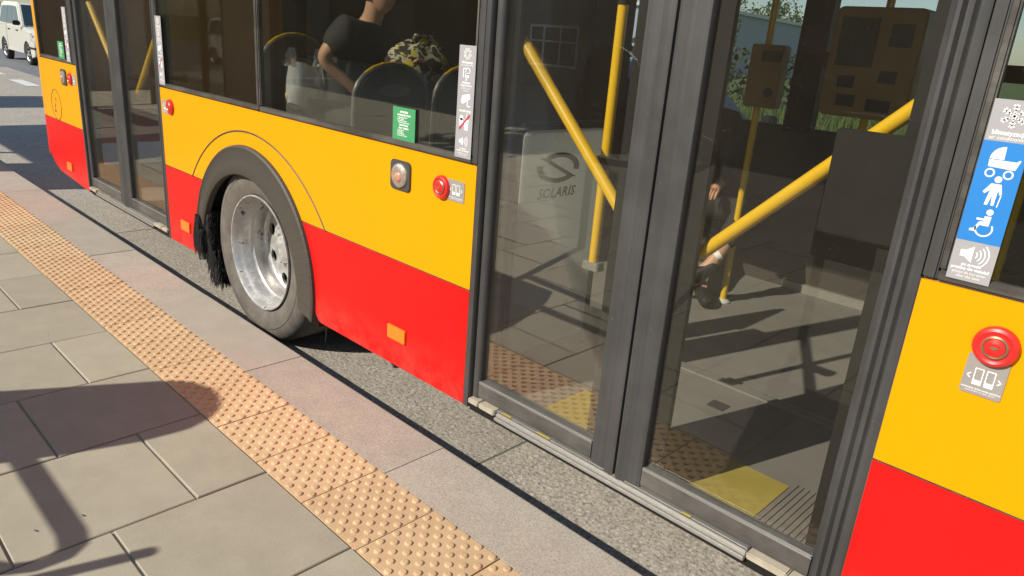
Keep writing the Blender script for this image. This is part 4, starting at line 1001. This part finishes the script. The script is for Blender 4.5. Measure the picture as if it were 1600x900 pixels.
# unseen made-up outline with a hoop, shaped to cast the paving shadow
y0 = -2.5
stl = empty('shadow_caster', (-1.95, y0, PZ), 'made-up unseen panel with a curved hoop, shaped to cast the shadow on the paving', 'shadow caster')
out = [(-2.62, PZ + .52), (-2.57, 1.02), (-2.50, 1.17), (-2.33, 1.28), (-2.20, 1.45), (-2.10, 1.575), (-2.0, 1.645), (-1.90, 1.655), (-1.82, 1.60), (-1.765, 1.50), (-1.73, 1.38), (-1.70, 1.25), (-1.685, 1.05), (-1.70, PZ + .90), (-2.0, PZ + .72)]
MB().prism([(-2.42, .93), (-2.286, 1.17), (-2.163, 1.554), (-2.13, 1.60), (-2.086, 1.632), (-1.99, 1.652), (-1.903, 1.642), (-1.82, 1.612), (-1.753, 1.565), (-1.70, 1.50), (-1.679, 1.41), (-1.685, 1.20), (-1.705, 1.06), (-1.76, .93)], y0 - .02, y0 + .02).build('panel', 'shelter', stl, bevel=.004)
MB().tube([(-2.05, y0, PZ), (-2.05, y0, 1.1)], .03, 12).build('post', 'shelter', stl, smooth=True)
hp = [(-1.72, y0, 1.125), (-1.40, y0, 1.125), (-1.20, y0, 1.125), (-1.13, y0, 1.115), (-1.09, y0, 1.085), (-1.075, y0, 1.04), (-1.095, y0, .985), (-1.16, y0, .935), (-1.28, y0, .90), (-1.6, y0, .87), (-2.05, y0, .85)]
MB().tube(hp, .025, 12).build('hoop', 'shelter', stl, smooth=True)
# thin unseen stick added to cast the narrow shadow tip on the paving
MB().tube([(-1.02, y0 + .04, PZ), (-1.00, y0 + .04, 1.20)], .022, 10).build('prop', 'shelter', stl, smooth=True)

# building opposite with white-framed windows
bd = empty('building', (-14, -20, 0), 'plain two-storey building with white windows across the pavement', 'building')
MB().box(-19.5, 4, -27, -18, 0, 7.4).build('wall', 'facade', bd); MB().box(-19.9, 4.4, -27.3, -17.6, 7.4, 7.7).build('roof', 'shelter', bd)
for i in range(2):
    for z0 in (.80, 3.0, 5.2):
        xw = -17.25 - 0 * i if i == 0 else -1.5
        f_ = MB().box(xw, xw + 2.2, -18.0, -17.93, z0, z0 + 1.35)
        f_ = MB()
        for a, b, c, d in ((0, 2.2, 0, .08), (0, 2.2, 1.27, 1.35), (0, .08, .08, 1.27), (2.12, 2.2, .08, 1.27), (.62, .70, .08, 1.27), (1.38, 1.44, .08, 1.27), (.08, 2.12, .80, .85)): f_.box(xw + a, xw + b, -18, -17.94, z0 + c, z0 + d)
        fo = f_.build('window', 'wframe', bd); MB().box(xw + .05, xw + 2.15, -17.998, -17.985, z0 + .05, z0 + 1.3).build('pane', 'carglass', fo)
bd2 = empty('reflection_block', (-55, -20, 0), 'long dark block added out of view for dark reflections in the side windows', 'building')  # unseen block added so the side windows reflect something dark
MB().box(-95, -20.2, -26, -17.6, 0, 6.8).build('wall', 'dkwall', bd2); MB().box(-95.3, -19.95, -26.3, -17.3, 6.8, 7.0).build('roof', 'shelter', bd2)
for i in range(6): MB().box(-26.5 - 6 * i, -23.2 - 6 * i, -17.6, -17.56, .1, 2.7).build('block_door', 'shelter', bd2)
# dark board added out of view to darken the door glass reflection
bs = empty('reflection_board', (.03, -2.14, PZ), 'dark board on two short posts, added out of view to darken the reflection in the door', 'reflection board')
MB().box(-.20, .26, -2.16, -2.10, .66, 1.42).build('board', 'shelter', bs, bevel=.01)
for a in (-.17, .19): MB().box(a, a + .04, -2.15, -2.11, PZ, .66).build('post', 'shelter', bs)
# warehouse behind the bus
wh = empty('warehouse', (-31, 68, 0), 'long low grey sheet-metal warehouse beyond the grass', 'warehouse')
MB().prismz([(-28.5, 48), (-33.5, 92), (-50, 92), (-50, 48)], 0, 4.7).build('wall', 'wfacade', wh)
MB().prismz([(-28.2, 47.7), (-33.2, 92.3), (-50.3, 92.3), (-50.3, 47.7)], 4.7, 4.95).build('roof', 'wframe', wh)
hs = MB()
for i in range(5000):
    x = random.uniform(-30, -4); y = random.uniform(20, 22); z = random.uniform(0, 1.9); r = random.uniform(.08, .2)
    a, b = random.uniform(0, 6.28), random.uniform(-1, 1)
    u = Vector((math.cos(a), math.sin(a) * .6, b)).normalized() * r; v_ = Vector((-math.sin(a), math.cos(a), .5 * b)).normalized() * r * .6
    c = Vector((x, y, z)); hs.add([c - u, c + v_, c + u, c - v_], [(0, 1, 2, 3)])
hs.box(-30, -12, 20.4, 21.6, 0, 1.6)
# tall grass verge
def verge(name, x0, x1, y0_, y1_, n, h, label):
    mb = MB()
    for i in range(n):
        x = random.uniform(x0, x1); y = random.uniform(y0_, y1_); hh = h * random.uniform(.4, 1.2); a = random.uniform(0, 3.14); w_ = .03; dx, dy = math.cos(a) * w_, math.sin(a) * w_
        mb.add([(x - dx, y - dy, 0), (x + dx, y + dy, 0), (x + random.uniform(-.15, .15), y + random.uniform(-.15, .15), hh)], [(0, 1, 2)])
    o = mb.build(name, 'grass'); tag(o, label, 'grass', kind='stuff')
verge('tall_grass', -22, -1, 11.3, 19, 15000, .55, 'tall pale grass on the verge beyond the road')
# trees
def tree(name, x, y, h, cr, seed, mat='leaf', n=2600, label='', group=None):
    r_ = random.Random(seed); root = empty(name, (x, y, 0), label, 'tree', group)
    t = MB(); t.tube([(x, y, 0), (x + .1, y, h * .3), (x - .05, y + .1, h * .55), (x, y, h * .8)], [h * .028, h * .022, h * .015, h * .006], 8)
    cl = []
    for i in range(16):
        a = r_.uniform(0, 6.28); zz = h * r_.uniform(.35, .92); rad = cr * math.sin(math.pi * min(1, max(.1, (zz / h - .25) / .8))) * r_.uniform(.45, .95)
        e = (x + rad * math.cos(a), y + rad * math.sin(a), zz); t.tube([(x, y, zz * .7), ((x + e[0]) / 2, (y + e[1]) / 2, zz * .88), e], [h * .008, h * .005, h * .002], 5)
        cl.append((e, cr * r_.uniform(.25, .45)))
    t.build('trunk', 'bark', root, smooth=True)
    lf = MB()
    for i in range(n):
        e, cr_ = r_.choice(cl); g_ = Vector((r_.gauss(0, 1), r_.gauss(0, 1), r_.gauss(0, .8))); g_ = g_.normalized() * cr_ * r_.uniform(.5, 1.05)
        c = Vector(e) + g_; s = r_.uniform(.10, .24) * (1 if h > 5 else .35); a = Vector((r_.uniform(-1, 1), r_.uniform(-1, 1), r_.uniform(-1, 1))).normalized(); b = a.orthogonal().normalized()
        lf.add([c - a * s, c + b * s * .6, c + a * s, c - b * s * .6], [(0, 1, 2, 3)])
    lf.build('crown', mat, root)
    return root
hsq = hs.build('hedge', 'leafdark'); tag(hsq, 'clipped dark hedge in front of the warehouse', 'hedge')
for i, (x, y, h, cr, lb) in enumerate([(-46, 84, 9.5, 4.5, 'tall leafy tree behind the left end of the warehouse'), (-38, 97, 8, 4, 'broad tree behind the middle of the warehouse'), (-48, 100, 9, 4, 'tree standing behind the warehouse roof, next to the tallest one'), (-13.8, 24, 3.4, 1.1, 'small bushy tree beside the hedge near the warehouse'), (-30, 101, 8, 4, 'large tree at the right end of the warehouse'), (-30, 8, 9, 3.5, 'roadside tree beyond the cream hatchback')]):
    tree('leafy_tree', x, y, h, cr, i + 3, 'leaf', 2400, lb, 'trees beyond the road')
for i, (x, y, h, lb) in enumerate([(-24, -13, 8, 'pavement tree opposite the rear of the bus'), (-9, -14.5, 7, 'pavement tree opposite the rear wheel of the bus'), (6, -14, 8, 'pavement tree opposite the front of the bus')]):
    tree('street_tree', x, y, h, 2.4, i + 30, 'leaf', 2200, lb, 'trees along the pavement')
